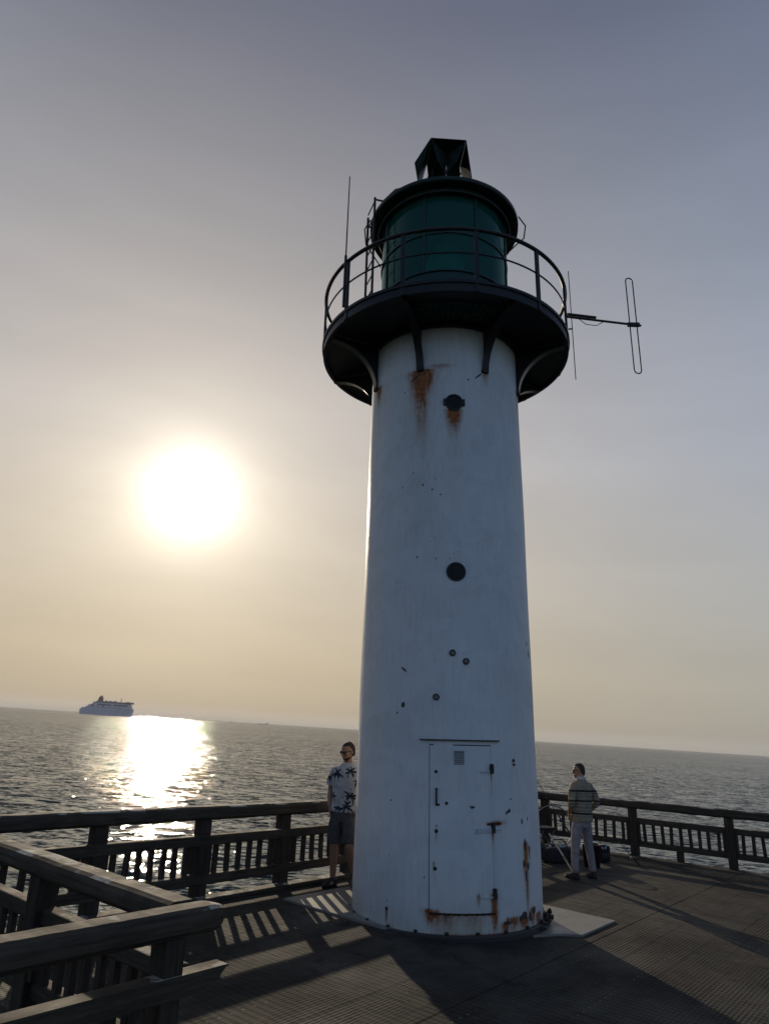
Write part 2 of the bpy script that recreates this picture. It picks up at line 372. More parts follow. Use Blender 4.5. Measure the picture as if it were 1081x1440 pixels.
# ------------------------------------------------------------------ railings
LEAN = .0387
def shear(o):
    M = o.matrix_world.copy()
def fence(name_lbl, p0, p1, posts, shorts, inward, top=(.87, 1.02), mid=(.59, .70), bot=(.17, .28), hs=(1, 1), pitch=.165, overhang=(0, 0), mid_over=(0, 0), topw=.21, posthalf=.075, cheeks=True, near=False):
    """p0,p1 in (a,b); local x along the fence, local y across (outward +)."""
    P0 = ab(*p0); P1 = ab(*p1); d = (P1-P0); Ln = d.length; d.normalize(); ang_ = atan2(d.y, d.x)
    root = empty('wooden_railing', P0, ang_, label=name_lbl, cat='railing')
    Rz = Matrix.Rotation(-ang_, 3, 'Z'); lean = Rz @ Vector((-LEAN, 0, 0))
    def fin(mb, name, mat):
        for v in mb.V:
            k = hs[0]+(hs[1]-hs[0])*min(1, max(0, v.x/Ln)); v.z *= k
            v.x += lean.x*(v.z-.6); v.y += lean.y*(v.z-.6)
        return mb.obj(name, mat, root)
    rg = random.Random(name_lbl)
    # top rail in lengths
    cuts = [-overhang[0]]+[x for i, x in enumerate(posts) if i % 3 == 2 and .8 < x < Ln-.8]+[Ln+overhang[1]]
    for s, e in zip(cuts[:-1], cuts[1:]):
        m = MB(); n = max(2, int((e-s)/.22)) if not near else int((e-s)/.04)
        # slightly irregular, rounded-edge timber
        w = topw/2; bv = .045; hh_ = top[1]-top[0]; pr = [(-w+.03, 0), (w-.03, 0), (w, .03), (w, hh_-bv), (w-bv*.3, hh_-bv*.3), (w-bv, hh_), (-w+bv, hh_), (-w+bv*.3, hh_-bv*.3), (-w, hh_-bv), (-w, .03)]; NP = len(pr)
        for i in range(n+1):
            x = s+.003+(e-s-.006)*i/n; jz = rg.uniform(-.003, .003); jy = rg.uniform(-.003, .003)
            if near: jz *= .4; jy *= .4
            hz0 = (top[1]-top[0])/2; sh_ = 1.0
            if near and x > Ln+overhang[1]-.13:      # worn round end of the rail
                sh_ = sqrt(max(.02, 1-((x-(Ln+overhang[1]-.13))/.132)**2)); sh_ = .35+.65*sh_
            for (y, z) in pr: m.V.append(Vector((x, (y+jy)*sh_, top[0]+hz0+(z-hz0)*(.5+.5*sh_)+jz)))
        for i in range(n):
            for k in range(NP): m.F.append((i*NP+k, (i+1)*NP+k, (i+1)*NP+(k+1) % NP, i*NP+(k+1) % NP))
        m.F.append(tuple(range(NP))); m.F.append(tuple(n*NP+k for k in reversed(range(NP))))
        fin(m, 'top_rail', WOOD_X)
    m = MB().box(-mid_over[0], Ln+mid_over[1], -inward*.03-.05, -inward*.03+.05, mid[0], mid[1], .012)
    if near:   # curved tip where the rail runs past the corner
        pf = [(0, mid[0]), (Ln+.06, mid[0]), (Ln+.16, mid[0]+.018), (Ln+.24, mid[0]+.05), (Ln+.295, mid[0]+.095), (Ln+.31, mid[1]-.012), (Ln+.30, mid[1]), (0, mid[1])]
        m = MB(); k_ = len(pf); m.add([(x, -inward*.03-.05, z) for x, z in pf]+[(x, -inward*.03+.05, z) for x, z in pf], [tuple(range(k_)), tuple(reversed(range(k_, 2*k_)))]+[(i+k_, (i+1) % k_+k_, (i+1) % k_, i) for i in range(k_)])
    fin(m, 'mid_rail', WOOD_X)
    m = MB().box(0, Ln, -inward*.03-.045, -inward*.03+.045, bot[0], bot[1], .012); fin(m, 'bottom_rail', WOOD_X)
    for x in posts:
        m = MB().box(x-posthalf, x+posthalf, -.07, .07, -.05, top[0]-.002, .010)
        fin(m, 'post', WOOD_Z)
        if cheeks:
            for sg in (-1, 1):
                m = MB().box(x+sg*(posthalf+.002), x+sg*(posthalf+.047), -.055, .055, bot[1]+.002, mid[0]-.002, .006); fin(m, 'post_cheek', WOOD_Z)
    for x in shorts: fin(MB().box(x-.06, x+.06, -.06, .06, -.05, bot[0]-.002, .008), 'short_post', WOOD_Z)
    xs = sorted([0-.1]+list(posts)+[Ln+.1]); cnt = 0
    for s, e in zip(xs[:-1], xs[1:]):
        s_, e_ = s+posthalf+(.05 if cheeks else 0), e-posthalf-(.05 if cheeks else 0)
        if e_-s_ < .1: continue
        n = max(1, int(round((e_-s_)/pitch))); 
        for i in range(n):
            x = s_+(e_-s_)*(i+.5)/n
            j = rg.uniform(-.008, .008); t = rg.uniform(-.006, .006); m = MB()
            w = .030
            m.box(x-w, x+w, -.022, .022, bot[1]-.0, mid[0]+.0, .005)
            for v in m.V: v.x += j+t*(v.z-.4)/.3*2
            fin(m, 'baluster', WOOD_Z); cnt += 1
    return root
# left seaward side: runs along a at b = 7.17
pL = [.35, 1.48, 2.82, 4.13, 5.43, 6.73, 8.05, 9.35, 10.6]
fence('long timber railing on the platform left edge beside the man in the palm shirt', (2.83, 7.19), (14.42, 7.19), pL, [], 1, hs=(1, .97))
# far end
pR = [.12, 1.9, 3.62, 5.35, 7.1, 8.85, 10.6]
fence('timber railing across the far right end of the platform behind the standing angler', (14.36, 7.17), (15.9, -5.0), pR, [.98, 2.72, 4.45, 6.2], -1, hs=(.955, 1.06), pitch=.168, topw=.17)
# near notch: arm A (along b at a = 2.74) and arm B (along a at b = 3.43)
fence('near timber railing running away to the left from the rounded corner', (2.735, 3.545), (2.735, 7.08), [1.60, 3.3], [], 1, top=(.892, 1.02), mid=(.60, .70), overhang=(-.003, 0), mid_over=(0, 0), cheeks=True)
fence('nearest timber railing in the bottom left corner with worn pale patches on top', (-3.2, 3.435), (2.63, 3.435), [5.78, 4.35, 2.9, 1.4], [], 1, overhang=(0, .27), top=(.890, 1.02), mid=(.612, .717), posthalf=.06, mid_over=(0, .31), topw=.205, cheeks=False, near=True)

# ------------------------------------------------------------------ concrete slab
def m_slab():
    M = Mat('worn_pale_slab', (.3, .29, .26), .5); v = M.coord(); g = M.noise(v, 2.5, 6, .6); f = M.noise(v, 40, 3)
    c = M.mix(M.rng(g, .35, .7), (.25, .235, .20), (.15, .14, .12)); c = M.mix(M.rng(M.noise(v, 1.1, 4), .55, .7, 0, .7), c, (.15, .13, .10))
    M.inp('Base Color', c); M.inp('Roughness', M.rng(g, .3, .7, .38, .6)); M.bump(f, .3, .002); return M.m
SLAB = m_slab()
slab = empty('foundation_slab', (*(ab(7.76, 5.07))[:2], 0), TH, label='pale square slab set in the deck under the lighthouse tower', cat='slab')
sb = MB(); pg = [(-1.26, 1.53), (-1.26, .02), (-.90, -.62), (-.52, -.98), (-.18, -1.20), (.12, -1.36), (.30, -1.54), (1.26, -1.54), (1.26, 1.53)]; q9 = len(pg); sb.add([(x, y, -.02) for x, y in pg]+[(x, y, .022) for x, y in pg], [tuple(reversed(range(q9))), tuple(range(q9, 2*q9))]+[(i, (i+1) % q9, (i+1) % q9+q9, i+q9) for i in range(q9)]); sb.obj('plate', SLAB, slab)

# ------------------------------------------------------------------ lighthouse
TB = Vector((1.0405, 9.1585, 0))
Q = Matrix(((.999173, .0123875, -.0387218), (-.0124016, .999923, -.0001248), (.0387173, .0006049, .99925)))
MT = Matrix.Translation(TB) @ Q.to_4x4()
tower = bpy.data.objects.new('lighthouse', None); COL.objects.link(tower); tower.matrix_world = MT
tag(tower, 'tall white rust streaked steel lighthouse with green lantern and black gallery', 'lighthouse')
R0, RT, HB, HT, RG = 1.127, 1.068, 7.344, 7.507, 1.826
def rad_at(z): return R0+(RT-R0)*z/HB

def m_paint(extra=0):
    M = Mat('white_tower_paint', (.62, .64, .66), .38)
    at = M.n('ShaderNodeAttribute', attribute_name='wear'); sc = M.n('ShaderNodeSeparateColor'); M.L.new(at.outputs['Color'], sc.inputs[0])
    rust, chip, grime = sc.outputs[0], sc.outputs[1], sc.outputs[2]
    v = M.coord('Object'); vs = M.coord('Object', (9, 9, 1.0)); n1 = M.noise(vs, 3.0, 6, .65); n2 = M.noise(v, 22, 5, .65); n3 = M.noise(v, .9, 5, .6); n4 = M.noise(v, 6, 4)
    base = M.mix(M.rng(n3, .35, .7), (.62, .635, .65), (.52, .54, .56))
    base = M.mix(M.rng(n1, .48, .72, 0, .38), base, (.43, .43, .42))
    base = M.mix(M.rng(M.noise(v, 1.7, 2, .4, 'Fac', 1.5), .53, .545, 0, .28), base, (.66, .68, .70))
    base = M.mix(M.rng(M.noise(v, 2.6, 6, .7), .56, .72, 0, .30), base, (.38, .37, .33))
    base = M.mix(M.rng(M.noise(v, 30, 4), .60, .75, 0, .2), base, (.36, .37, .39))
    g = M.math('MULTIPLY', grime, M.rng(n1, .2, .6, .5, 1.0), True)
    base = M.mix(g, base, (.34, .30, .18))
    rr = M.math('MULTIPLY', rust, M.rng(M.math('ADD', M.math('MULTIPLY', n1, .6), M.math('MULTIPLY', n2, .4)), .30, .60, .35, 1.25), True)
    rc = M.mix(M.rng(n2, .35, .65), (.34, .115, .030), (.15, .050, .018))
    base = M.mix(M.rng(rr, .03, .42), base, rc)
    ch = M.math('GREATER_THAN', M.math('ADD', chip, M.math('MULTIPLY', M.math('SUBTRACT', n2, .5), .7)), .5)
    base = M.mix(ch, base, (.035, .030, .028))
    M.inp('Base Color', base); M.inp('Roughness', M.rng(rr, 0, .6, .58, .85))
    M.bump(M.math('ADD', M.math('MULTIPLY', n3, 1.0), M.math('MULTIPLY', n4, .3)), .4, .04)
    return M.m
PAINT = m_paint()
# wear spots: rust (angle, z_top, width, length, strength)
RUST = [(-111.8, 6.66, .14, .75, 1.0), (-106, 6.60, .05, .35, .8), (-117, 6.60, .04, .5, .6), (-88.9, 6.05, .09, .40, .9), (-85, 6.0, .03, .3, .5), (-68.7, .25, .04, .26, .8), (-88, .21, .26, .2, .22), (-44, .70, .045, .30, .6), (-43, .50, .03, .5, .6), (-56, .16, .10, .2, .5), (-99, 6.72, .18, .10, .3), (-111.8, 6.66, .125, .42, 1.1), (-113, 6.45, .06, 1.0, .55), (-109.5, 6.4, .06, 1.1, .45), (-88.9, 6.06, .055, .26, 1.0), (-153.8, 6.66, .07, .34, .8), (-64.8, 6.68, .05, .22, .5), (-22, 6.65, .06, .3, .5),
        (-43.2, .86, .035, .50, 1.0), (-39.5, .82, .025, .20, .8), (-42.0, .72, .025, .9, .35), (-68.7, .40, .035, .5, 1.1), (-68.7, 1.04, .02, .18, .7), (-68.7, 1.66, .02, .16, .6), (-78, .40, .02, .14, .5), (-103.5, .25, .08, .20, .7), (-97, .22, .16, .26, .38), (-82, .20, .18, .22, .22),
        (-62, .12, .045, .14, .8), (-47, .14, .09, .16, .8), (-38, .20, .05, .22, .9), (-30, .13, .08, .16, .8), (-60.5, .16, .02, .2, .7), (-102.0, .70, .012, .12, .5), (-52, 1.74, .012, .1, .4), (-130, .20, .012, .16, .9), (-100.8, 1.02, .012, .10, .4), (-66, 1.10, .10, .03, .6), (-74, .03, .5, .05, .6)]
rc_ = random.Random(11)
CHIPS = []   # angle, z, half width, half height, tilt
for a, z, w, h, t in [(-121.4, 2.329, .022, .030, 0), (-125.5, 2.24, .012, .012, 0), (-121.3, 2.73, .010, .060, .9), (-109, 3.36, .016, .010, 0), (-113, 3.62, .022, .008, .3), (-121, 3.70, .011, .011, 0), (-113.5, 4.08, .018, .04, .8), (-92, 4.05, .022, .014, 0),
                      (-102, 4.32, .008, .050, 1.0), (-104, 4.27, .007, .03, 1.0), (-101, 4.05, .010, .05, .9), (-109, 4.52, .010, .008, 0), (-105, 4.78, .009, .009, 0), (-98, 4.88, .022, .022, .8), (-103.5, 4.95, .02, .02, .7), (-108, 4.93, .013, .010, 0), (-110, 5.02, .018, .045, .1), (-101.5, 5.08, .022, .012, -.6), (-96, 5.22, .02, .01, 0),
                      (-106, 5.28, .014, .006, 0), (-117, 5.20, .016, .014, 0), (-125, 5.03, .01, .045, .5), (-127, 5.12, .008, .03, .5), (-133, 5.32, .014, .012, 0), (-123, 5.38, .015, .010, 0), (-112, 5.41, .024, .007, 0), (-106, 5.42, .02, .006, 0), (-116, 5.62, .012, .012, 0), (-105, 5.60, .014, .012, 0), (-112, 5.68, .016, .010, 0),
                      (-51.2, 1.745, .022, .018, 0), (-51.0, 1.70, .024, .014, 0), (-56.5, 1.22, .02, .02, .5), (-58.5, 1.20, .012, .02, -.5), (-55, 1.34, .012, .01, 0), (-46, 1.10, .014, .03, 0), (-40, 1.12, .010, .025, 0), (-81, 1.27, .028, .008, 0), (-81, 1.262, .008, .018, 0), (-95, 1.30, .018, .018, .8), (-44, .86, .018, .06, 0), (-41, .64, .016, .04, 0), (-45.5, .66, .022, .03, .5), (-44, .55, .014, .06, 0),
                      (-60.5, .13, .05, .016, 0), (-47, .17, .05, .035, 0), (-50, .15, .035, .025, 0), (-41, .14, .03, .05, .4), (-36, .19, .035, .04, 0), (-130, .215, .02, .018, 0), (-26, 3.0, .014, .05, 0), (-24.5, 2.98, .01, .04, 0), (-28, 3.12, .018, .03, 0), (-25, 2.55, .006, .06, 0), (-116, 6.57, .012, .09, -.9), (-70, 6.60, .010, .07, -.8), (-78, 6.52, .016, .012, 0)]:
    CHIPS.append((a, z, w, h, t))
for i in range(24):
    a = rc_.uniform(-165, -20); z = rc_.uniform(.1, 6.4) if i % 3 else rc_.uniform(3.6, 5.6)
    CHIPS.append((a, z, rc_.uniform(.004, .010), rc_.uniform(.004, .012), rc_.uniform(-1, 1)))
def wear(ang, z):
    """ang deg, z arrays -> rust, chip, grime"""
    R = rad_at(z); r = np.zeros_like(z); c = np.zeros_like(z); g = np.zeros_like(z)
    def ds(a): return (ang-a)*pi/180*R
    for a, zt, w, l, s in RUST:
        t = (zt-z)/l; m = np.where(t > 0, np.exp(-1.0*t)*np.clip(1.25-t, 0, 1), np.exp(-(t*l/.02)**2)*1.0); m = np.clip(m, 0, 1)
        r = np.maximum(r, s*m*np.exp(-(ds(a)/(w*(1-.25*np.clip(t, 0, 1))))**2))
        g = np.maximum(g, .55*s*np.exp(-(ds(a)/(w*1.9))**2)*np.where(t > 0, np.exp(-t*.55), np.exp(-(t*l/.05)**2)))
    for a, zc, w, h, t in CHIPS:
        d = ds(a); e = z-zc; u = d*cos(t)+e*sin(t); v = -d*sin(t)+e*cos(t)
        kk = .85 if zc > 3.2 and zc < 6.3 else 1.2; c = np.maximum(c, np.exp(-((u/(w*kk))**2+(v/(h*kk))**2))*(.80 if kk < 1 else 1.1))
    g = np.maximum(g, .5*np.exp(-((HB-z)/.35)**2)); g = np.maximum(g, .45*np.exp(-(z/.22)**2))
    g = np.maximum(g, .55*np.exp(-(z/.28)**2)*np.exp(-((ang+85)/22.0)**2)*1.4)
    g = np.maximum(g, .20*np.exp(-(ds(-106)/.38)**2)*np.clip((z-4.2)/2.5, 0, 1))
    # fine dark weld seams (partly visible)
    for zs, a0, a1 in ((5.79, -117, -80), (5.27, -106, -96), (4.98, -112, -94), (2.33, -175, -150), (2.33, -40, -5), (3.35, -175, -160)):
        mask = (ang > a0) & (ang < a1); c = np.maximum(c, np.where(mask, .30*np.exp(-((z-zs-.01*np.sin(ang*.3))/.007)**2), 0))
    return np.clip(r, 0, 1), np.clip(c, 0, 1), np.clip(g, 0, 1)
def worn_shell(name, a0, a1, z0, z1, na, nz, off, parent, closed=False, thick=None):
    A = np.linspace(a0, a1, na+1); 
    if closed: A = A[:-1]
    Z = np.linspace(z0, z1, nz+1); AA, ZZ = np.meshgrid(A, Z); RR = rad_at(ZZ)+off
    if closed: RR = RR + .0022*np.sin(np.radians(AA)*5+ZZ*1.9)+.0018*np.sin(np.radians(AA)*11-ZZ*2.7)+.002*np.sin(ZZ*3.1+np.radians(AA)*2)
    co = np.stack([RR*np.cos(np.radians(AA)), RR*np.sin(np.radians(AA)), ZZ], -1).reshape(-1, 3)
    n = len(A); m = len(Z); i = np.arange(m-1)[:, None]*n; k = np.arange(n if closed else n-1)[None, :]
    k2 = (k+1) % n; f = np.stack([i+k, i+k2, i+n+k2, i+n+k], -1).reshape(-1, 4)
    me = bpy.data.meshes.new(name); me.vertices.add(len(co)); me.vertices.foreach_set('co', co.ravel())
    me.loops.add(len(f)*4); me.loops.foreach_set('vertex_index', f.ravel()); me.polygons.add(len(f)); me.polygons.foreach_set('loop_start', np.arange(len(f))*4)
    me.update(calc_edges=True); me.validate(); me.polygons.foreach_set('use_smooth', [True]*len(f))
    r, c, g = wear(AA.ravel(), ZZ.ravel())
    at = me.color_attributes.new('wear', 'FLOAT_COLOR', 'POINT'); at.data.foreach_set('color', np.stack([r, c, g, np.ones_like(r)], -1).ravel())
    me.materials.append(PAINT); o = bpy.data.objects.new(name, me); COL.objects.link(o); o.parent = parent
    return o
worn_shell('tower_wall', -180, 180, -.12, HB, 560, 600, 0, tower, closed=True)
# door, slightly proud of the wall, with dark strips painted round it for the gap's shade
DA0, DA1, DZ0, DZ1 = -104.6, -68.6, .235, 1.905
def arc_box(a0, a1, r0, r1, z0, z1, n=24):
    return MB().lathe([(r0, z0), (r1, z0), (r1, z1), (r0, z1)], n, a0, a1, close=True)
door = worn_shell('door', DA0+.35, DA1-.35, DZ0+.008, DZ1-.008, 60, 150, .014, tower)
gap = MB(); ga = .42
for a0, a1, z0, z1 in ((DA0-.05, DA0+ga, DZ0, DZ1), (DA1-ga, DA1+.05, DZ0, DZ1)): gap.lathe([(rad_at(z0)+.004, z0), (rad_at(z1)+.004, z1)], 2, a0, a1)
gap.lathe([(rad_at(DZ0)+.004, DZ0-.006), (rad_at(DZ0)+.004, DZ0+.012)], 24, DA0, DA1); gap.lathe([(rad_at(DZ1)+.004, DZ1-.008), (rad_at(DZ1)+.004, DZ1+.003)], 24, DA0, DA1)
GAPM = Mat('gap_shade_strip', (.03, .026, .022), .9).m
gap.obj('door_gap_shade', GAPM, tower)
rs = MB(); rq = random.Random(5)
for i in range(46):
    a = DA0+(DA1-DA0)*i/46; rs.add(arc_box(a, a+.85, rad_at(.22), rad_at(.22)+.010+rq.uniform(0, .005), DZ0-.008-rq.uniform(0, .008), DZ0+rq.uniform(.001, .010), 1).V, arc_box(a, a+.85, 1, 1, 0, 1, 1).F)
RUSTM = m_metal('flaking_rust', (.085, .032, .014), .9, 0, .6); rs.obj('rusted_sill', m_metal('dark_rust_edge', (.045, .022, .013), .9, 0, .6), tower)
def on_wall(a, z, off=0): 
    r = rad_at(z)+off; return Vector((r*cos(radians(a)), r*sin(radians(a)), z))
def frame_at(a):     # local x tangential, y outward, z up
    return Matrix.Rotation(radians(a)-pi/2, 4, 'Z')
def wall_box(name, a, z, w, h, d, mat, parent, off=0.0, bev=.003, tilt=0):
    M_ = Matrix.Translation(on_wall(a, z, off)) @ frame_at(a) @ Matrix.Rotation(tilt, 4, 'Y')
    return MB().box(-w/2, w/2, -.01, d, -h/2, h/2, bev).xf(M_).obj(name, mat, parent)
PW = m_metal('white_steel_fitting', (.45, .47, .50), .5)
for z in (1.66, 1.06, .42):
    hz_ = wall_box('hinge', DA1-.2, z, .035, .10, .035, BLACKR, tower, .01)
    wall_box('hinge_strap', DA1-3.6 if z != 1.06 else DA1-4.2, z-.035 if z != 1.06 else z-.03, .15 if z != 1.06 else .24, .018 if z != 1.06 else .045, .010, PW, door, .014)
wall_box('hinge_strap', DA1+2.2, 1.035, .12, .012, .012, PW, tower, .004)
wall_box('hinge_rust', DA1+.6, 1.095, .17, .022, .02, RUSTM, tower, .004)
wall_box('door_handle', -100.5, 1.37, .016, .17, .035, BLACKR, door, .012); wall_box('door_handle_foot', -100.0, 1.285, .045, .02, .02, BLACKR, door, .012)
def disc(name, a, z, r, d, mat, parent, off=.0, n=24, rin=None):
    mb = MB()
    prof = [(0.0005, d), (r*.8, d), (r, d*.6), (r, -.03)] if rin is None else [(rin, -.03), (rin, d), (r, d), (r, -.03)]
    mb.lathe(prof, n, close=rin is not None)
    M_ = Matrix.Translation(on_wall(a, z, off)) @ frame_at(a) @ Matrix.Rotation(-pi/2, 4, 'X')
    return mb.xf(M_).obj(name, mat, parent, False)
for a, z, r in ((-100.8, 1.62, .018), (-100.6, 1.07, .008), (-100.6, 1.02, .020), (-101.3, .655, .020)): disc('keyhole', a, z, r, .008, BLACKR, door, .012)
# notice plate with faded print
pl = wall_box('notice_plate', -87.8, 1.77, .115, .15, .004, m_metal('faded_plate', (.30, .31, .32), .5, 0, .5), door, .014, .001)
nm = MB()
M_ = Matrix.Translation(on_wall(-87.8, 1.77, .0185)) @ frame_at(-87.8)
for i in range(3): nm.box(-.045+i*.034, -.025+i*.034, 0, .002, .05, .066)
for j in range(5): nm.box(-.048, .048-.008*(j % 3), 0, .002, .028-j*.020, .034-j*.020)
nm.xf(M_).obj('notice_print', Mat('faded_ink', (.10, .10, .11), .7).m, pl)
# drip bar over the door
arc = arc_box(-110.1, -63.1, rad_at(1.95)-.01, rad_at(1.95)+.035, 1.948, 1.962, 40); arc.obj('drip_rail', m_metal('dark_drip', (.06, .065, .07), .6), tower)
# portholes and bolts
for a, z in ((-88.5, 6.161), (-88.3, 3.887)):
    p = disc('porthole', a, z, .118, .012, BLACK, tower, 0, 32, .098); disc('porthole_glass', a, z, .10, .006, DARKHOLE, p, 0, 32)
for sx in (-1, 1): wall_box('porthole_latch', -88.5+sx*6.6, 6.16, .03, .09, .03, BLACKR, tower, 0)
for a, z in ((-91, 2.919), (-82.8, 2.826), (-100.8, 2.419)):
    p = disc('bolt_plug', a, z, .038, .012, BLACKR, tower, 0, 20, .026); disc('plug_centre', a, z, .022, .010, ALU, p, 0, 16)
# base flange with bolts
fl = MB().lathe([(1.10, .02), (1.178, .02), (1.178, .036), (1.168, .042), (1.12, .042)], 96).obj('base_flange', m_metal('worn_flange', (.055, .050, .045), .6), tower, False)
MB().lathe([(1.15, -.10), (1.195, -.10), (1.20, .0), (1.19, .02), (1.15, .02)], 96).obj('base_ring', BLACKR, tower, True)
for i in range(22):
    a = i*360/22+3; bm_ = MB().lathe([(.0005, .072), (.018, .070), (.020, .043), (.0005, .043)], 6).xf(Matrix.Translation((1.152*cos(radians(a)), 1.152*sin(radians(a)), 0))); bm_.obj('anchor_bolt', BLACKR, tower)
# rusted debris of the broken cover on the right of the base
rb = random.Random(2)
for i in range(18):
    a = radians(rb.uniform(-38, -8)); r = rb.uniform(1.15, 1.22); z = rb.uniform(.02, .10); q = rb.uniform(.012, .034)
    m = MB().box(-q, q, -q*.7, q*.7, -q*.5, q*.5, .004, Matrix.Rotation(rb.uniform(0, 3), 3, Vector((rb.random(), rb.random(), rb.random()+.1)).normalized()), (0, 0, 0))
    m.xf(Matrix.Translation((r*cos(a), r*sin(a), z))).obj('rusty_skirting_fragment', BLACKR, tower)

# gallery
gal = MB().lathe([(RT-.02, HB+.04), (RG-.05, HB+.04), (RG-.05, HB), (RG, HB), (RG+.004, HT), (RG-.05, HT+.004), (.9, HT+.004)], 128).obj('gallery_deck', BLACK, tower)
MB().lathe([(RG+.004, HT-.045), (RG+.022, HT-.045), (RG+.022, HT-.002), (RG+.004, HT-.002)], 128, close=True).obj('gallery_rim_band', BLACK, gal)
MB().lathe([(RT+.001, HB-.05), (RT+.05, HB-.05), (RT+.05, HB+.038), (RT+.001, HB+.038)], 96, close=True).obj('neck_ring', BLACK, tower)
# green grille panel seen under the gallery
gg = MB(); 
for i in range(15): 
    a = -113+i*3.4; M_ = Matrix.Rotation(radians(a), 4, 'Z'); gg.add(MB().box(1.16, 1.56, -.006, .006, HB+.012, HB+.036).xf(M_).V, MB().box(0, 1, 0, 1, 0, 1).F)
for k in range(9):
    r = 1.18+k*.046; gg.lathe([(r, HB+.008), (r+.010, HB+.008), (r+.010, HB+.030), (r, HB+.030)], 24, -114, -65, close=True)
gg.obj('hatch_grille', m_metal('green_grille_paint', (.02, .10, .075), .5), tower)
EDGE = m_metal('sunlit_bracket_edge', (.10, .095, .09), .35, .3)  # paler flange colour with the grazing sun painted in
for a in (-112.3, -65.0, -20.5, 25, 70, 115, 160, -158.0):
    # quarter-arch web plate with a flanged curved edge
    pts = []; n = 16; zb = HB-.66
    for i in range(n+1):
        t = (pi/2)*i/n; pts.append((RT+.03+(RG-.10-RT)*(1-cos(t))**.9, zb+.62*sin(t)**.9))
    mb = MB(); V = []; Fc = []
    M_ = Matrix.Rotation(radians(a), 4, 'Z')
    for s in (-.007, .007):
        for (r, z) in pts: V.append((r, s, z))
        V += [(RG-.07, s, HB+.03), (RT-.005, s, HB+.03), (RT-.005, s, zb)]
    m = len(V)//2; Fc = [tuple(range(m)), tuple(reversed(range(m, 2*m)))]+[(i, i+m, (i+1) % m+m, (i+1) % m) for i in range(m)]
    br = MB().add(V, Fc).xf(M_).obj('bracket', BLACK, tower)
    fl2 = MB(); V = []
    for (r, z) in pts: V += [(r, -.05, z), (r, .05, z), (r+.010, .05, z-.008), (r+.010, -.05, z-.008)]
    Fc = [(i*4+k, (i+1)*4+k, (i+1)*4+(k+1) % 4, i*4+(k+1) % 4) for i in range(n) for k in range(4)]+[(0, 1, 2, 3), (n*4+3, n*4+2, n*4+1, n*4)]
    fl2.add(V, Fc).xf(M_).obj('bracket_flange', EDGE if abs(a) > 120 or abs(a) < 30 else BLACK, br)  # side flanges get the sun-paled colour, the others stay dark
    MB().box(RT-.01, RT+.045, -.045, .045, zb-.03, zb+.03, .004).xf(M_).obj('bracket_foot', BLACKR, br)
# gallery railing
HRAIL = .785
def ring(R, z, r, n=120, a0=0, a1=360):
    pts = [(R*cos(radians(a0+(a1-a0)*i/n)), R*sin(radians(a0+(a1-a0)*i/n)), z) for i in range(n+1)]
    return MB().tube(pts, r, 8, cap=False)
gr = ring(RG, HT+HRAIL, .028).obj('handrail', BLACK, tower, True)
ring(RG-.01, HT+.42, .012).obj('lower_rail', BLACK, tower, True)
for i in range(12):
    a = 8+30*i; M_ = Matrix.Rotation(radians(a), 4, 'Z')
    MB().box(RG-.02, RG+.014, -.028, .028, HT-.16, HT+HRAIL-.012, .003).xf(M_).obj('rail_post', BLACK, tower)

# lantern room
def m_glass():
    M = Mat('green_tinted_glass', (.02, .12, .12), .08)
    tr = M.n('ShaderNodeBsdfTransparent'); tr.inputs[0].default_value = (.30, .90, .76, 1)
    gl = M.n('ShaderNodeBsdfGlossy'); gl.inputs['Roughness'].default_value = .08; gl.inputs[0].default_value = (.45, .62, .55, 1)
    di = M.n('ShaderNodeBsdfDiffuse'); di.inputs[0].default_value = (.02, .24, .19, 1)
    fr = M.n('ShaderNodeFresnel'); fr.inputs[0].default_value = 1.45
    m0 = M.n('ShaderNodeMixShader'); m0.inputs[0].default_value = .22; M.L.new(tr.outputs[0], m0.inputs[1]); M.L.new(di.outputs[0], m0.inputs[2])
    m1 = M.n('ShaderNodeMixShader'); M.L.new(fr.outputs[0], m1.inputs[0]); M.L.new(m0.outputs[0], m1.inputs[1]); M.L.new(gl.outputs[0], m1.inputs[2])
    out = [n for n in M.N if n.type == 'OUTPUT_MATERIAL'][0]; M.L.new(m1.outputs[0], out.inputs[0]); return M.m
GLASS = m_glass()
LR = .98; ZS = 8.30; ZW = 9.72
MB().lathe([(LR-.01, HT+.004), (LR+.012, HT+.004), (LR+.012, ZS-.03), (LR+.035, ZS-.03), (LR+.035, ZS), (LR-.01, ZS)], 96).obj('lantern_wall', GREEN, tower)
for i in range(8):
    a = -111.6+45*i; gp = MB().lathe([(LR, ZS+.004), (LR, ZW)], 12, a+.8, a+44.2); gp.obj('glass_pane', GLASS, tower, True)
    M_ = Matrix.Rotation(radians(a), 4, 'Z'); MB().box(LR-.02, LR+.022, -.016, .016, ZS+.002, ZW, .003).xf(M_).obj('glazing_bar', GREEN, tower)
MB().lathe([(LR-.015, 8.93), (LR+.018, 8.93), (LR+.018, 8.955), (LR-.015, 8.955)], 96, close=True).obj('glazing_ring', GREEN, tower)
# optic and floor of the lantern
MB().lathe([(.0005, 8.25), (.20, 8.25), (.22, 8.50), (.30, 8.72), (.34, 8.95), (.30, 9.20), (.2, 9.42), (.1, 9.5), (.1, 9.66), (.0005, 9.66)], 48).obj('optic', m_metal('green_optic', (.01, .06, .055), .25), tower, True)
MB().lathe([(.0005, 7.52), (.26, 7.52), (.26, 8.24), (.0005, 8.24)], 32).obj('optic_pedestal', GREEN, tower, True)
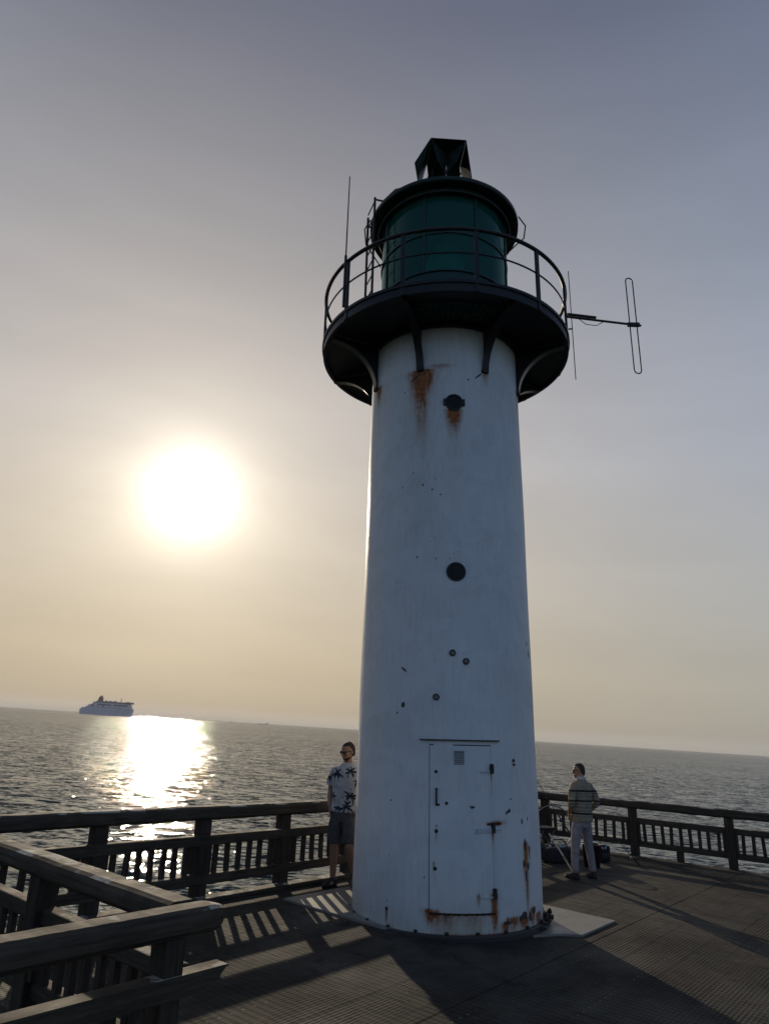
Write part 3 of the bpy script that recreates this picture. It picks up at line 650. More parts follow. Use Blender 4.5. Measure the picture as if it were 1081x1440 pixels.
# roof: deep eave and low dome
MB().lathe([(.97, 9.725), (1.06, 9.722), (1.165, 9.69), (1.185, 9.69), (1.19, 9.76), (1.15, 9.80), (1.0, 9.86), (.75, 9.97), (.5, 10.06), (.36, 10.10), (.34, 10.16), (.0005, 10.18)], 96).obj('roof', DGREEN, tower, True)
MB().lathe([(.0005, 9.73), (.5, 9.73), (.96, 9.73)], 64).obj('lantern_ceiling', DGREEN, tower)
MB().lathe([(1.03, 9.62), (1.05, 9.60), (1.06, 9.62), (1.05, 9.72), (1.03, 9.72)], 96, close=True).obj('eave_gutter', DGREEN, tower, True)
# ventilator drum with knobs
MB().lathe([(.0005, 10.62), (.20, 10.60), (.27, 10.52), (.26, 10.44), (.20, 10.40), (.20, 10.28), (.30, 10.22), (.33, 10.17), (.0005, 10.17)], 40).obj('ventilator', DGREEN, tower, True)
for i in range(10):
    a = radians(i*36); MB().tube([(.30*cos(a), .30*sin(a), 10.2), (.33*cos(a), .33*sin(a), 10.34), (.26*cos(a), .26*sin(a), 10.46)], .012, 6).obj('vent_guard', BLACK, tower)
# cable loops from the roof
for pts in ([(-1.18, -.25, 9.76), (-1.27, -.22, 9.6), (-1.24, -.20, 9.32), (-1.10, -.18, 9.1), (-1.0, -.15, 8.95)], [(1.15, -.35, 9.80), (1.25, -.36, 9.62), (1.22, -.34, 9.40), (1.08, -.30, 9.28), (1.0, -.28, 9.2)],
            [(-.98, -.62, 9.80), (-.80, -.62, 10.02), (-.55, -.50, 10.22), (-.36, -.32, 10.3)], [(.85, -.72, 9.84), (.62, -.60, 10.04), (.40, -.42, 10.28)]):
    MB().tube(pts, .011, 6).obj('roof_cable', BLACK, tower, True)
# corner reflector on legs
RM = m_metal('reflector_green_plate', (.010, .026, .022), .5)
def plate(mb, P, th=.004):
    P = [Vector(p) for p in P]; nrm = (P[1]-P[0]).cross(P[2]-P[0]).normalized()*th; m = len(P)
    mb.add([p+nrm for p in P]+[p-nrm for p in P], [tuple(range(m)), tuple(reversed(range(m, 2*m)))]+[(i+m, (i+1) % m+m, (i+1) % m, i) for i in range(m)]); return mb
TB_, TC_, TD_, TA_ = (-.235, -.44, 11.25), (.335, -.41, 11.25), (.30, .15, 11.25), (-.27, .12, 11.25)
CT = (.035, -.145, 11.24); CB = (.035, -.145, 10.72)
rf = plate(MB(), [TB_, TC_, TD_, TA_]).obj('radar_reflector', RM, tower)
plate(MB(), [(-.240, -.44, 11.244), (-.275, .12, 11.244), (-.45, .22, 10.55), (-.44, -.24, 10.58), (-.50, -.47, 10.70)]).obj('reflector_side_plate', RM, rf)
plate(MB(), [(.340, -.41, 11.244), (.305, .15, 11.244), (.42, .36, 10.55), (.44, -.27, 10.60)]).obj('reflector_side_plate', RM, rf)
for q, dd_ in ((TB_, (-.16, -.22)), (TC_, (.14, -.19)), (TD_, (.26, .26)), (TA_, (-.27, .25))):
    plate(MB(), [(CT[0]+(q[0]-CT[0])*.02, CT[1]+(q[1]-CT[1])*.02, 11.24), (q[0]*.985, q[1]*.985, 11.24), (CB[0]+dd_[0], CB[1]+dd_[1], 10.86), (CB[0]+(q[0]-CT[0])*.02, CB[1]+(q[1]-CT[1])*.02, 10.76)], .0035).obj('reflector_fin', RM, rf)
for k in range(8):
    a = radians(45*k+10); b_ = a+.75; MB().tube([(.20*cos(a), .20*sin(a), 10.22), (.34*cos(b_), .34*sin(b_), 10.78)], .012, 6).obj('reflector_brace', BLACK, rf)
for k in range(4):
    a = radians(45+90*k); MB().tube([(.38*cos(a), .38*sin(a), 10.62), (.50*cos(a), .50*sin(a), 10.04)], .013, 6).obj('reflector_leg', BLACK, rf)
# ladder
def cyl(r, a, z): return Vector((r*cos(radians(a)), r*sin(radians(a)), z))
lad = bpy.data.objects.new('access_ladder', None); COL.objects.link(lad); lad.parent = tower
A_, B_ = (1.235, 188), (1.215, 203.5)
for (r, a), top_ in ((A_, 9.86), (B_, 9.98)): MB().tube([cyl(r, a, HT+.005), cyl(r, a, top_)], .019, 8).obj('stile', BLACK, lad)
for i in range(9): MB().tube([cyl(*A_, HT+.25+i*.27), cyl(*B_, HT+.25+i*.27)], .010, 6).obj('rung', BLACK, lad)
MB().tube([cyl(*B_, 9.95), cyl(1.1, 206, 9.92)], .016, 6).obj('ladder_bracket', BLACK, lad); MB().tube([cyl(*A_, 9.68), cyl(1.1, 192, 9.66)], .016, 6).obj('ladder_bracket', BLACK, lad)

# antennas clamp to the railing: bolted on, things of their own
def ant(name, label):
    o = bpy.data.objects.new(name, None); COL.objects.link(o); o.matrix_world = MT; tag(o, label, 'antenna'); return o
w1 = ant('whip_antenna', 'thin upright whip antenna clamped to the left of the gallery railing')
MB().tube([cyl(1.87, 218, HT+.02), cyl(1.87, 218, 8.36)], .020, 8).obj('antenna_base', BLACK, w1)
MB().tube([cyl(1.87, 218, 8.361), cyl(1.868, 218, 9.74)], [.011, .008], 6).obj('antenna_rod', BLACK, w1)
MB().tube([cyl(1.87, 219, 8.1), cyl(1.92, 220.5, 8.02), cyl(1.90, 220, 7.86), cyl(1.86, 219, 7.8)], .005, 5).obj('antenna_cable', BLACK, w1, True)
w2 = ant('dipole_antenna', 'folded dipole antenna on a boom reaching right from the gallery railing')
a0 = cyl(1.86, 340, 7.80); dd = Vector((cos(radians(9)), sin(radians(9)), 0)); up = Vector((0, 0, 1))
MB().tube([a0-dd*.05, a0+dd*1.12], .017, 8).obj('boom', BLACK, w2)
MB().tube([a0-dd*.02+up*.045, a0+dd*.42+up*.045], .020, 8).obj('balun', BLACK, w2)
lp = []; c0 = a0+dd*1.0; hw = .055; hh = .75
for i in range(13): t = pi*i/12; lp.append(c0+dd*(-hw*cos(t))+up*(hh+hw*sin(t)))
for i in range(13): t = pi*i/12; lp.append(c0+dd*(hw*cos(t))+up*(-hh-hw*sin(t)))
lp.append(lp[0]); MB().tube(lp, .0095, 6).obj('dipole_loop', BLACK, w2, True)
MB().box(-.09, .09, -.02, .02, -.03, .03, .004).xf(Matrix.Translation(c0)).obj('dipole_clamp', BLACK, w2)
MB().tube([a0+dd*.16-up*.02, a0+dd*.26-up*.09, a0+dd*.42-up*.09, a0+dd*.52-up*.02], .006, 5).obj('antenna_cable', BLACK, w2, True)
w3 = ant('thin_whip_antenna', 'very thin vertical wire antenna crossing the right end of the gallery')
MB().tube([cyl(1.895, 341, 6.80), cyl(1.895, 341, 8.60)], .006, 6).obj('antenna_rod', BLACK, w3)
MB().tube([cyl(1.84, 341, 7.62), cyl(1.90, 341, 7.62)], .012, 6).obj('clamp', BLACK, w3)
# ------------------------------------------------------------------ people
SKIN = Mat('skin', (.30, .16, .10), .55)
SKIN.b.inputs['Subsurface Weight'].default_value = .05; SKIN = SKIN.m
HAIRM = m_metal('dark_brown_hair', (.020, .014, .010), .7)
HAIRG = m_metal('short_dark_greying_hair', (.035, .028, .024), .75)
SHOE = m_metal('black_shoe', (.015, .015, .016), .6)
SHADES = Mat('dark_sunglasses', (.008, .008, .009), .2).m
def cloth(name, c, var=.7):
    M = Mat(name, c, .9, 0, .2); v = M.coord(); g = M.noise(v, 12, 4); f = M.noise(M.coord('Object', (1, 1, .35)), 26, 3)
    M.inp('Base Color', M.mix(M.rng(g, .3, .7), tuple(x*var for x in c), c)); M.bump(M.math('ADD', f, M.math('MULTIPLY', g, 2.0)), .8, .02); return M
def head_parts(mb, c, rz, tilt=0):
    """head centre c (eye height); face towards -Y before turning by rz; tilt nods it down"""
    T_ = Matrix.Translation(Vector(c)) @ Matrix.Rotation(rz, 4, 'Z') @ Matrix.Rotation(tilt, 4, 'X')
    h = MB().stack([(0, -.052, -.118, .018, .020), (0, -.050, -.108, .034, .034), (0, -.034, -.085, .050, .058), (0, -.018, -.055, .060, .075), (0, -.006, -.02, .068, .088), (0, 0, .02, .073, .096), (0, .003, .06, .071, .094), (0, .006, .09, .056, .076), (0, .008, .112, .030, .042), (0, .008, .118, .010, .014)], 24, 2.15)
    h.tube([(0, -.092, .010), (0, -.108, -.018), (0, -.116, -.036)], [.008, .012, .014], 8); h.ellipsoid((0, -.104, -.040), (.019, .014, .009))      # nose
    h.ellipsoid((0, -.094, -.068), (.024, .012, .007)); h.ellipsoid((0, -.092, -.080), (.021, .012, .008))                                        # lips
    h.ellipsoid((0, -.086, .022), (.052, .016, .010)); h.ellipsoid((0, -.080, -.108), (.020, .016, .016))                                          # brow, chin
    for s in (-1, 1):
        h.ellipsoid((s*.076, .010, -.010), (.009, .019, .032), rot=Matrix.Rotation(s*.25, 3, 'Z')); h.ellipsoid((s*.045, -.062, -.030), (.022, .022, .02))
    mb.V, mb.F = mb.V, mb.F; mb.add(h.xf(T_).V, h.F); return T_
def hand(mb, wrist, d, palmn, curl=.5, side=1):
    """five fingers: d points from wrist to knuckles, palmn out of the palm"""
    d = Vector(d).normalized(); n_ = Vector(palmn); n_ = (n_-d*n_.dot(d)).normalized(); s = d.cross(n_)*side; w = Vector(wrist)
    mb.tube([w-d*.02, w+d*.03, w+d*.07, w+d*.092], [(.024, .017), (.033, .016), (.040, .015), (.036, .012)], 10, side=s)
    for i, ln in enumerate((.068, .078, .072, .056)):
        b = w+d*.088+s*(.029-.019*i); q = d; pts = [b]
        for k, f in enumerate((.45, .32, .25)):
            q = (q+n_*curl*(.35+.35*k)).normalized(); pts.append(pts[-1]+q*ln*f)
        mb.tube(pts, [.0092, .0088, .008, .0065], 7)
    b = w+d*.03+s*.030; mb.tube([b, b+(d*.6+s*.7+n_*.2).normalized()*.035, b+(d*.8+s*.5+n_*.5).normalized()*.062], [.012, .0105, .008], 7)
def shoe(name, ank, rz, parent, ln=.285):
    m = MB().stack([(0, -.055, 0, .047, ln/2), (0, -.055, .022, .052, ln/2+.006), (0, -.052, .045, .048, ln/2-.004), (0, -.012, .075, .043, .085), (0, .018, .105, .042, .055)], 20, 2.3)
    m.xf(Matrix.Translation(Vector((ank[0], ank[1], ank[2]))) @ Matrix.Rotation(rz, 4, 'Z')); return m.obj(name, SHOE, parent, True)
def shades(T_, parent):
    m = MB()
    for s in (-1, 1):
        m.ellipsoid((s*.034, -.097, .004), (.028, .007, .022)); m.tube([(s*.060, -.088, .012), (s*.077, -.04, .010), (s*.082, .02, .004)], .004, 6)
    m.tube([(-.012, -.104, .010), (.012, -.104, .010)], .004, 6)
    return m.xf(T_).obj('sunglasses', SHADES, parent, True)
def haircap(T_, parent, mat, back=-.075, top=.012):
    m = MB().stack([(0, .050, back, .050, .040), (0, .045, back+.03, .064, .055), (0, .040, -.01, .0735, .064), (0, .034, .025, .0745, .072), (0, .020, .055, .0735, .080), (0, .006, .08, .064, .086), (0, .006, .103, .050, .066), (0, .006, .116, .034, .046), (0, .006, .122, .012, .018)], 24, 2.1)
    rr = random.Random(4)
    for i in range(140):
        a = rr.uniform(-.35, pi+.35); e = rr.uniform(.1, 1.4); m.ellipsoid((.068*cos(a)*cos(e), .014+.084*sin(a)*cos(e), .03+.088*sin(e)), (.010, .010, .009), 6, 4)
    return remesh(m.xf(T_), 'hair', mat, parent, .006, 1)

# --- man leaning on the railing, palm shirt
H1 = empty('person', (-.280, 10.10, 0), radians(-14), label='man in white shirt with dark palm leaves and grey shorts leaning by the lighthouse', cat='person')
b = MB()
b.stack([(0, 0, .86, .13, .09), (0, 0, .95, .165, .11), (0, 0, 1.08, .145, .10), (0, -.005, 1.25, .165, .115), (0, 0, 1.40, .18, .11), (0, 0, 1.50, .13, .08), (0, 0, 1.545, .065, .06)], 24, 2.3)
b.tube([(0, .01, 1.50), (0, -.005, 1.60), (0, -.02, 1.67)], [.062, .055, .056], 12)
T1 = head_parts(b, (0, -.035, 1.705), radians(-38), radians(14))
for s, pts in ((-1, [(-.085, 0, .93), (-.10, -.015, .72), (-.105, -.02, .50), (-.105, .005, .40), (-.105, .03, .09)]), (1, [(.085, 0, .93), (.11, -.07, .72), (.135, -.13, .52), (.15, -.07, .42), (.185, .10, .11)])):
    b.tube([(pts[0][0], pts[0][1], pts[0][2]+.02)]+pts, [.085, .088, .074, .056, .058, .036], 12)
    # ankle/foot root
    e = pts[-1]; b.tube([(e[0], e[1]+.02, e[2]-.02), (e[0], e[1]-.10, e[2]-.055)], [.035, .028], 8)
for s in (-1, 1):
    sh, el, wr = (s*.17, .01, 1.44), (s*.238, .065, 1.19), (s*.205, -.035, .975)
    b.tube([(s*.12, 0, 1.45), sh, (s*.205, .03, 1.35), el, (s*.228, .02, 1.11), wr], [.055, .058, .049, .040, .041, .027], 12)
    hand(b, wr, (-s*.25, -.12, -1), (-s, .1, 0), .35, side=-s)
B1 = remesh(b, 'body', SKIN, H1, .0065, 2)
# short beard
bd = MB().stack([(0, -.050, -.121, .022, .024), (0, -.047, -.108, .038, .038), (0, -.034, -.090, .052, .060), (0, -.020, -.072, .058, .070)], 24, 2.15)
bd.ellipsoid((0, -.098, -.056), (.026, .010, .005)); bd.xf(T1); remesh(bd, 'beard', HAIRM, H1, .006, 1)
haircap(T1, H1, HAIRM); shades(T1, H1)
sh = MB().stack([(0, -.005, .925, .185, .130), (0, -.005, .96, .188, .132), (0, -.005, 1.10, .178, .125), (0, -.01, 1.25, .188, .132), (0, -.005, 1.36, .196, .126), (0, 0, 1.44, .182, .108), (0, 0, 1.50, .130, .088), (0, 0, 1.535, .090, .074), (0, 0, 1.553, .078, .070)], 28, 2.4)
for s in (-1, 1): sh.tube([(s*.10, 0, 1.455), (s*.175, .008, 1.435), (s*.212, .03, 1.34), (s*.232, .045, 1.255)], [.060, .068, .070, .074], 14)
PALM = cloth('palm_print_cotton', (.44, .44, .45)); at = PALM.n('ShaderNodeAttribute', attribute_name='print'); 
pb = [l.from_socket for l in PALM.t.links if l.to_socket == PALM.b.inputs['Base Color']][0]
PALM.inp('Base Color', PALM.mix(PALM.rng(at.outputs['Fac'], .45, .55), pb, (.022, .022, .032))); PALM = PALM.m
shirt = remesh(sh, 'shirt', PALM, H1, .006, 3)
me = shirt.data; co = np.empty(len(me.vertices)*3); me.vertices.foreach_get('co', co); co = co.reshape(-1, 3)
val = np.zeros(len(co))
for (px_, pz_, R__, rot_, n__) in [(-.115, 1.385, .105, .3, 10), (.075, 1.435, .095, 2.2, 7), (.10, 1.12, .12, 1.3, 9), (.06, .985, .11, 1.5, 8), (-.06, .965, .07, 1.4, 6), (-.15, 1.11, .07, 1.8, 5), (.19, 1.32, .08, 1.0, 7), (-.25, 1.33, .06, 1, 7), (.0, 1.30, .085, 1.5, 9), (.12, 1.27, .07, .2, 6), (-.10, 1.22, .06, 1.5, 6)]:
    for fb in (-1, 1):
        if (px_, pz_) in ((.0, 1.30), (.12, 1.27), (-.10, 1.22)) and fb < 0: continue
        dx = co[:, 0]-px_*(1 if fb < 0 else -1); dz = co[:, 2]-pz_; r = np.hypot(dx, dz); th = np.arctan2(dz, dx)
        th = th+np.sign(np.cos(th))*.55*(r/R__)**1.5; ph = ((th-rot_)*n__/(2*pi)); ph = ph-np.round(ph)
        leaf = (np.abs(ph)*2*pi/n__*r) < (.0125*np.sin(np.clip(r/R__, 0, 1)*pi)**.6+.001); m = leaf & (r < R__*(.78+.30*np.sin(3.1*np.round((th-rot_)*n__/(2*pi))+px_*40))) & (np.sin(th) > -.78) & (co[:, 1]*fb > 0)
        val[m] = 1
at_ = me.color_attributes.new('print', 'FLOAT_COLOR', 'POINT'); at_.data.foreach_set('color', np.repeat(val, 4))
so = MB().stack([(0, 0, .80, .155, .115), (0, 0, .88, .180, .130), (0, 0, .985, .168, .118)], 24, 2.4)
so.tube([(-.075, 0, .90), (-.10, -.01, .76), (-.105, -.015, .53)], [.100, .105, .098], 16); so.tube([(.075, 0, .90), (.105, -.05, .76), (.135, -.115, .545)], [.100, .105, .098], 16)
remesh(so, 'shorts', cloth('grey_shorts_cotton', (.085, .080, .078)).m, H1, .007, 3)
shoe('shoe', (-.105, .03, 0), radians(-22), H1); sx = shoe('shoe', (.185, .10, .015), radians(15), H1)
# --- angler standing with his back turned
H2 = empty('person', (3.47, 11.86, 0), radians(-152), label='older man seen from behind in striped sweater and pale trousers, hands in pockets', cat='person')
k = .925
b = MB()
b.stack([(0, 0, .86, .13, .10), (0, 0, .95, .17, .125), (0, -.01, 1.08, .165, .13), (0, -.005, 1.25, .17, .125), (0, 0, 1.40, .18, .115), (0, .01, 1.50, .13, .08), (0, .01, 1.545, .065, .06)], 24, 2.3)
b.tube([(0, .02, 1.50), (0, 0, 1.60), (0, -.02, 1.67)], [.064, .058, .060], 12)
T2 = head_parts(b, (0, -.04, 1.71), radians(44), radians(6))
fx = .205
for s in (-1, 1):
    b.tube([(s*.08, 0, .95), (s*.09, 0, .93), (s*.125, -.015, .72), (s*.155, -.01, .50), (s*.172, .0, .40), (s*fx, .03, .09)], [.085, .088, .072, .055, .056, .036], 12)
    b.tube([(s*fx, .05, .07), (s*fx, -.07, .035)], [.035, .028], 8)
    sh_, el, wr = (s*.19, .01, 1.47), (s*.285, .075, 1.205), (s*.225, -.065, 1.02)
    b.tube([(s*.13, 0, 1.48), sh_, (s*.25, .04, 1.34), el, (s*.265, .01, 1.12), wr], [.055, .058, .049, .042, .041, .028], 12)
    hand(b, wr, (-s*.25, -.2, -1), (-s, .1, 0), .35, side=-s)
def scl(o): o.scale = (k, k, k)
B2 = remesh(b, 'body', SKIN, H2, .0065, 2); scl(B2)
scl(haircap(T2, H2, HAIRG, -.085)); scl(shades(T2, H2))
sw = MB().stack([(0, 0, .885, .190, .150), (0, 0, .93, .196, .153), (0, -.01, 1.08, .192, .150), (0, -.01, 1.25, .198, .145), (0, .005, 1.37, .202, .132), (0, .01, 1.45, .182, .110), (0, .012, 1.52, .120, .088), (0, .012, 1.575, .074, .072)], 28, 2.35)
for s in (-1, 1): sw.tube([(s*.10, 0, 1.455), (s*.182, .008, 1.44), (s*.258, .045, 1.34), (s*.290, .075, 1.205), (s*.275, .02, 1.13)], [.068, .075, .066, .062, .056], 14)
KN = cloth('striped_knit', (.28, .25, .185)); tcn = KN.n('ShaderNodeTexCoord'); sp_ = KN.n('ShaderNodeSeparateXYZ'); KN.L.new(tcn.outputs['Object'], sp_.inputs[0])
pb = [l.from_socket for l in KN.t.links if l.to_socket == KN.b.inputs['Base Color']][0]
acc = None
for zc, w_ in ((1.385, .016), (1.225, .014), (1.02, .014)):
    q_ = KN.math('LESS_THAN', KN.math('ABSOLUTE', KN.math('SUBTRACT', sp_.outputs[2], zc)), w_); acc = q_ if acc is None else KN.math('MAXIMUM', acc, q_)
acc2 = None
for zc in (1.345, 1.30, 1.18, 1.12, 1.06, .97):
    q_ = KN.math('LESS_THAN', KN.math('ABSOLUTE', KN.math('SUBTRACT', sp_.outputs[2], zc)), .010); acc2 = q_ if acc2 is None else KN.math('MAXIMUM', acc2, q_)
c_ = KN.mix(KN.math('MULTIPLY', acc2, .55), pb, (.10, .095, .085)); KN.inp('Base Color', KN.mix(acc, c_, (.018, .016, .020)))
scl(remesh(sw, 'sweater', KN.m, H2, .007, 3))
MBc = MB().stack([(0, .012, 1.565, .080, .078), (0, .008, 1.60, .074, .073), (0, .004, 1.615, .070, .070)], 24); scl(remesh(MBc, 'shirt_collar', cloth('white_cotton', (.5, .5, .5)).m, H2, .006, 1))
tr_ = MB().stack([(0, 0, .80, .150, .125), (0, 0, .90, .172, .135), (0, 0, .99, .165, .125)], 24, 2.4)
for s in (-1, 1): tr_.tube([(s*.072, 0, .90), (s*.118, -.01, .74), (s*.155, -.01, .50), (s*.178, .005, .35), (s*fx, .028, .12)], [.103, .095, .074, .066, .058], 16)
scl(remesh(tr_, 'trousers', cloth('pale_grey_trousers', (.27, .25, .28)).m, H2, .007, 3))
for s in (-1, 1): scl(shoe('shoe', (s*fx*k/k, .03, .0), radians(s*14), H2))

# ------------------------------------------------------------------ fishing gear by the far corner
CARB = m_metal('dark_rod_blank', (.03, .025, .022), .35); WHT = m_metal('pale_rod_section', (.42, .42, .40), .4)
def thing(name, loc, label, cat, rz=0, group=None): return empty(name, loc, rz, label=label, cat=cat, group=group)
def rod(loc, p1, p2, label, r=.009):
    t = thing('fishing_rod', loc, label, 'fishing rod', group='fishing rods left by the far railing'); p1, p2 = Vector(p1), Vector(p2); d = p2-p1
    MB().tube([p1, p1+d*.16], .016, 8).obj('rod_handle', BLACK, t); MB().tube([p1+d*.161, p1+d*.55+Vector((0, 0, .03)), p2], [r, r*.6, r*.3], 8).obj('rod_blank', CARB, t, True)
    q = p1+d*.14; MB().ellipsoid(q+Vector((0, -.03, -.04)), (.03, .03, .04)).tube([q, q+Vector((0, -.03, -.03))], .008, 6).obj('reel', ALU, t)
    for f in (.35, .5, .65, .8): MB().tube([p1+d*f+Vector((0, 0, -.005)), p1+d*f+Vector((0, 0, -.035))], .006, 6).obj('rod_guide', ALU, t)
    return t
rod((3.95, 14.3, 0), (0, 0, .35), (-.62, 2.7, 1.95), 'long fishing rod rising leftwards over the far railing toward the lighthouse')
rod((4.35, 13.55, 0), (.55, -.25, .02), (-.15, .75, .95), 'short thin fishing rod propped up to the right of the standing angler', .006)
g = thing('rod_stand', (3.35, 13.2, 0), 'pole with pale upper half and dark grip slanting to the deck beside the angler', 'pole')
MB().tube([(.05, -1.05, .03), (.03, -.55, .18)], .018, 8).obj('dark_grip', BLACK, g); MB().tube([(.03, -.551, .18), (.0, -.05, .33), (-.01, .25, .42)], .012, 8).obj('pale_shaft', WHT, g)
n_ = thing('landing_net', (3.52, 13.85, 0), 'round landing net hoop standing behind the angler\'s fishing bag', 'net')
hp = [(.36*cos(t), .05*sin(t), .50+.36*sin(t)) for t in np.linspace(0, 2*pi, 41)]
MB().tube(hp, .011, 6, cap=False).obj('hoop', ALU, n_, True)
nt_ = MB()
for i in range(-6, 7):
    x = i*.05; h_ = sqrt(max(0, .35**2-x*x)); nt_.tube([(x, 0, .50-h_), (x, .12, .5), (x, 0, .50+h_)], .0025, 4); nt_.tube([(-h_, 0, .5+x), (0, .12, .5+x), (h_, 0, .5+x)], .0025, 4)
nt_.obj('netting', BLACK, n_); MB().tube([(0, 0, .14), (.02, 0, 0.0)], .014, 6).obj('net_handle', BLACK, n_)
bgt = thing('tackle_bag', (3.45, 13.25, 0), 'low dark tackle bag with pale clutter on top left of the angler', 'bag', .4)
bb = MB().box(-.30, .30, -.15, .15, .004, .24, .05); bb.obj('bag_body', cloth('dark_canvas', (.03, .03, .035)).m, bgt, True)
MB().tube([(-.2, 0, .23), (-.1, 0, .36), (.1, 0, .36), (.2, 0, .23)], .012, 6).obj('handle', BLACK, bgt, True)
PLS = m_metal('pale_blue_plastic', (.30, .33, .42), .4); rr = random.Random(8)
for i in range(9):
    x, y = rr.uniform(-.24, .24), rr.uniform(-.1, .1); m = MB().ellipsoid((x, y, .255), (rr.uniform(.025, .05), rr.uniform(.02, .04), .025), 8, 6, Matrix.Rotation(rr.uniform(0, 3), 3, 'Z')); m.obj('lure_box', rr.choice([PLS, WHT, BLACK]), bgt)
bk = thing('bait_bucket', (3.95, 12.95, 0), 'dark red bait bucket on the deck between the angler\'s legs', 'bucket')
MB().lathe([(.0005, .006), (.13, .006), (.16, .34), (.172, .345), (.172, .365), (.15, .365), (.12, .02), (.0005, .02)], 32).obj('bucket_wall', m_metal('dark_red_plastic', (.035, .014, .014), .5), bk, True)
MB().tube([(-.165, 0, .33), (-.12, -.09, .40), (0, -.13, .43), (.12, -.09, .40), (.165, 0, .33)], .005, 5).obj('bucket_handle', ALU, bk, True)
b3 = thing('rucksack', (4.32, 13.55, 0), 'small dark rucksack with pale buckles leaning at the railing right of the angler', 'rucksack', .3)
MB().box(-.13, .13, -.08, .08, .004, .28, .05).obj('bag_body', cloth('navy_canvas', (.018, .018, .022)).m, b3, True); MB().box(-.08, .08, -.11, -.07, .05, .16, .015).obj('front_pocket', BLACK, b3, True)
for i in range(5): MB().ellipsoid((rr.uniform(-.12, .10), -.08, rr.uniform(.2, .32)), (.022, .016, .016), 8, 6).obj('buckle', PLS if i % 2 else WHT, b3)
crate = thing('folding_stool', (3.40, 14.15, 0), 'dark folding stool and rod rest standing by the far corner post', 'stool', .5)
MB().box(-.2, .2, -.15, .15, .42, .46, .015).obj('seat', BLACK, crate)
for s in (-1, 1):
    for q in (-1, 1): MB().tube([(s*.17, q*.13, .42), (-s*.17, q*.13, .0)], .010, 6).obj('leg', ALU, crate)
FAZ, FD, FRZ = -20.25, 2150.0, 0.0; BAZ, BD = -8.52, 3800.0; KAZ, KD = -11.0, 3000.0
# ------------------------------------------------------------------ ships and sea marks
def seapt(px_az, dist): return Vector((sin(radians(px_az))*dist, cos(radians(px_az))*dist, SEA))
SHIPB = m_metal('ship_white_blue_paint', (.42, .47, .58), .6, 0, .2); SHIPD = m_metal('ship_dark_band', (.035, .045, .07), .5); SHIPR = m_metal('dark_red_funnel', (.05, .006, .012), .5); SHIPG = m_metal('ship_grey_paint', (.25, .28, .34), .6)
ferry = thing('ferry', seapt(FAZ, FD), 'large pale passenger ferry with dark red funnel sailing on the horizon', 'ferry', FRZ)
def slab_profile(mb, prof, w):     # prof in (x,z), width w in y
    m = len(prof); V = [(x, -w/2, z) for x, z in prof]+[(x, w/2, z) for x, z in prof]
    mb.add(V, [tuple(range(m)), tuple(reversed(range(m, 2*m)))]+[(i+m, (i+1) % m+m, (i+1) % m, i) for i in range(m)]); return mb
# hull with a flared bow (+x) and a stepped stern (-x)
hm = MB(); xs_ = [-90, -86, -60, 0, 45, 70, 84, 91]; wb = [11.5, 12.5, 14, 14, 13.5, 10, 4.5, .6]; wt = [12.5, 13.5, 14.5, 14.5, 14.5, 13.5, 9.5, 3.0]; zt_ = [14, 15, 17, 18, 18, 19, 20, 21]; xo = [0, 0, 0, 0, 0, 1, 2, 4]
for x, a, c_, z, o_ in zip(xs_, wb, wt, zt_, xo): hm.V += [Vector((x, -a, -1)), Vector((x+o_, -c_, z)), Vector((x+o_, c_, z)), Vector((x, a, -1))]
for i in range(7):
    for q in range(4): hm.F.append((i*4+q, (i+1)*4+q, (i+1)*4+(q+1) % 4, i*4+(q+1) % 4))
hm.F += [(0, 1, 2, 3), (31, 30, 29, 28)]; hm.obj('hull', SHIPB, ferry)
slab_profile(MB(), [(-84, 15.02), (-84, 19), (-70, 19), (-70, 23), (-62, 23), (-62, 28), (-50, 28), (-50, 32), (80, 32), (86, 21.05), (70, 19.02)], 27).obj('superstructure', SHIPB, ferry)
slab_profile(MB(), [(-46, 32.02), (-46, 36), (-36, 36), (-36, 38.5), (76, 38.5), (79, 32.02)], 25).obj('upper_deck', SHIPG, ferry)
sup = [o for o in ferry.children if o.name.startswith('superstructure')][0]
for (x0, x1, z0, z1) in ((-30, 20, 27.0, 30.5), (26, 76, 27.0, 30.5), (-14, -4, 21.5, 26), (-52, -42, 23, 27)): MB().box(x0, x1, -13.65, 13.65, z0, z1).obj('window_band', SHIPD, sup)
up_ = [o for o in ferry.children if o.name.startswith('upper_deck')][0]
MB().box(-36.1, 78, -12.65, 12.65, 34.5, 36.3).obj('window_band', SHIPD, up_)
MB().box(70, 86, -17.5, 17.5, 34.2, 39.8, .5).obj('bridge_wing', SHIPD, ferry)
fu = slab_profile(MB(), [(-36, 38.52), (-33, 47), (-31, 51), (-22, 51), (-20, 46), (-19, 38.52)], 9).obj('funnel', SHIPR, ferry)
for dx in (-30, -26.5, -23): MB().tube([(dx, 0, 51.02), (dx, 0, 54)], 1.0, 8).obj('exhaust_pipe', SHIPD, fu)
MB().tube([(46, 0, 38.5), (46, 0, 51)], [1.6, .5], 8).tube([(43, 0, 45), (49, 0, 45)], .5, 6).obj('mast', SHIPG, ferry)
for i in range(7): 
    bt = MB().ellipsoid((-40+i*15, -14.6, 22.2), (5.2, 1.6, 1.7), 10, 6); bt.obj('lifeboat', SHIPG, ferry)
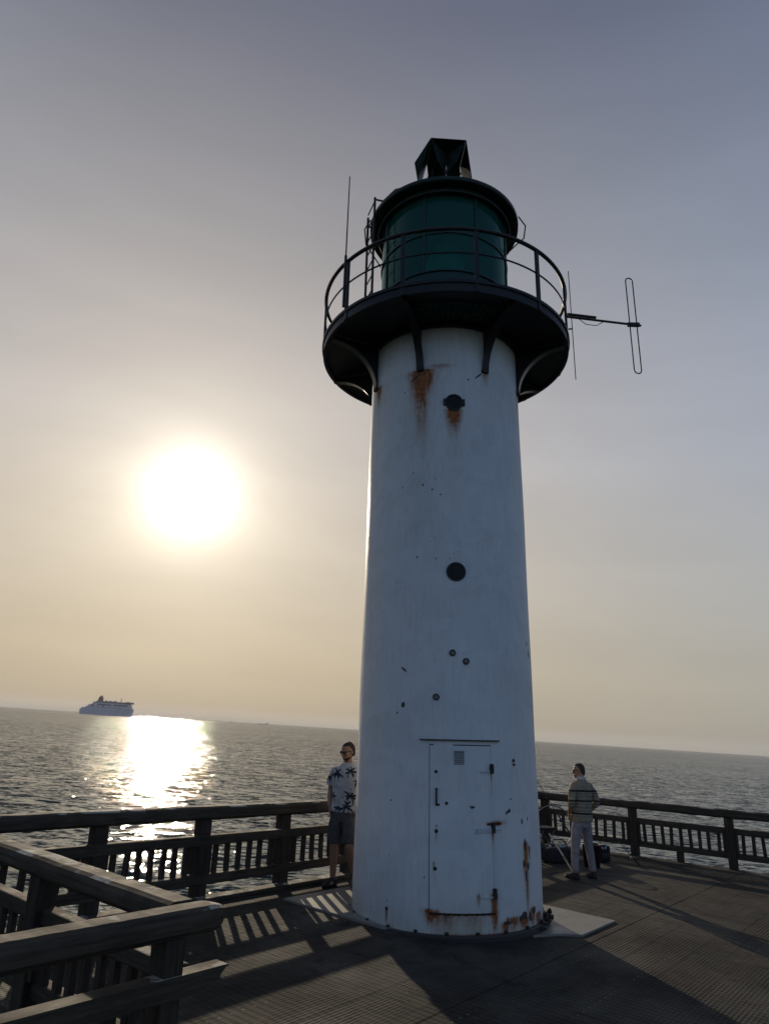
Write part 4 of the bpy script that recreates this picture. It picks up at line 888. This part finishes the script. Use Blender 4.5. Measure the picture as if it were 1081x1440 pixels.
for i in range(3): MB().box(-10+i*16, -2+i*16, -4, 4, 38.52, 40.8, .2).obj('deck_house', SHIPG, ferry)
ferry.scale = (.79, 1, .98)
# small coaster
co_ = thing('cargo_boat', seapt(BAZ, BD), 'tiny dark cargo boat low on the horizon left of the lighthouse', 'boat', radians(0))
slab_profile(MB(), [(-28, -1), (-30, 2.6), (24, 2.6), (30, 4.2), (27, -1)], 9).obj('hull', SHIPD, co_)
MB().box(17, 26, -3, 3, 3.9, 9.5, .3).obj('wheelhouse', SHIPG, co_); MB().tube([(21, 0, 9.51), (21, 0, 12)], .4, 6).obj('mast', SHIPG, co_)
bc = thing('channel_beacon', seapt(KAZ, KD), 'tiny dark channel marker standing on the horizon between ferry and cargo boat', 'sea mark')
MB().lathe([(.05, -1), (3.2, -1), (3.2, 1.0), (1.0, 1.6), (.7, 9), (1.6, 9.2), (.05, 12)], 16).obj('buoy', SHIPD, bc)
bd_ = thing('seagull', Vector((-112, 330, 4.2)), 'tiny seagull gliding in the haze just right of the ferry', 'bird', .5)
m = MB().tube([(0, .22, 0), (0, .12, .01), (0, -.05, 0), (0, -.2, .0), (0, -.25, .0)], [.015, .05, .07, .05, .01], 8)
for s in (-1, 1): m.tube([(s*.04, 0, .02), (s*.3, -.05, .12), (s*.62, .04, .08)], [(.09, .012), (.07, .01), (.015, .006)], 8, side=(0, 1, 0))
m.obj('gull_body', SHIPG, bd_, True)

# ------------------------------------------------------------------ sea haze
HZM = bpy.data.materials.new('thin_sea_haze'); HZM.use_nodes = True; hn = HZM.node_tree; hn.nodes.clear()
pv = hn.nodes.new('ShaderNodeVolumePrincipled'); ho = hn.nodes.new('ShaderNodeOutputMaterial'); hn.links.new(pv.outputs[0], ho.inputs['Volume'])
pv.inputs['Color'].default_value = (.95, .93, .90, 1); pv.inputs['Density'].default_value = .00008; pv.inputs['Anisotropy'].default_value = .15
hb = MB().box(-R_-200, R_+200, -3300, R_+200, -10.5, 75); hz = hb.obj('haze', HZM); tag(hz, kind='stuff')
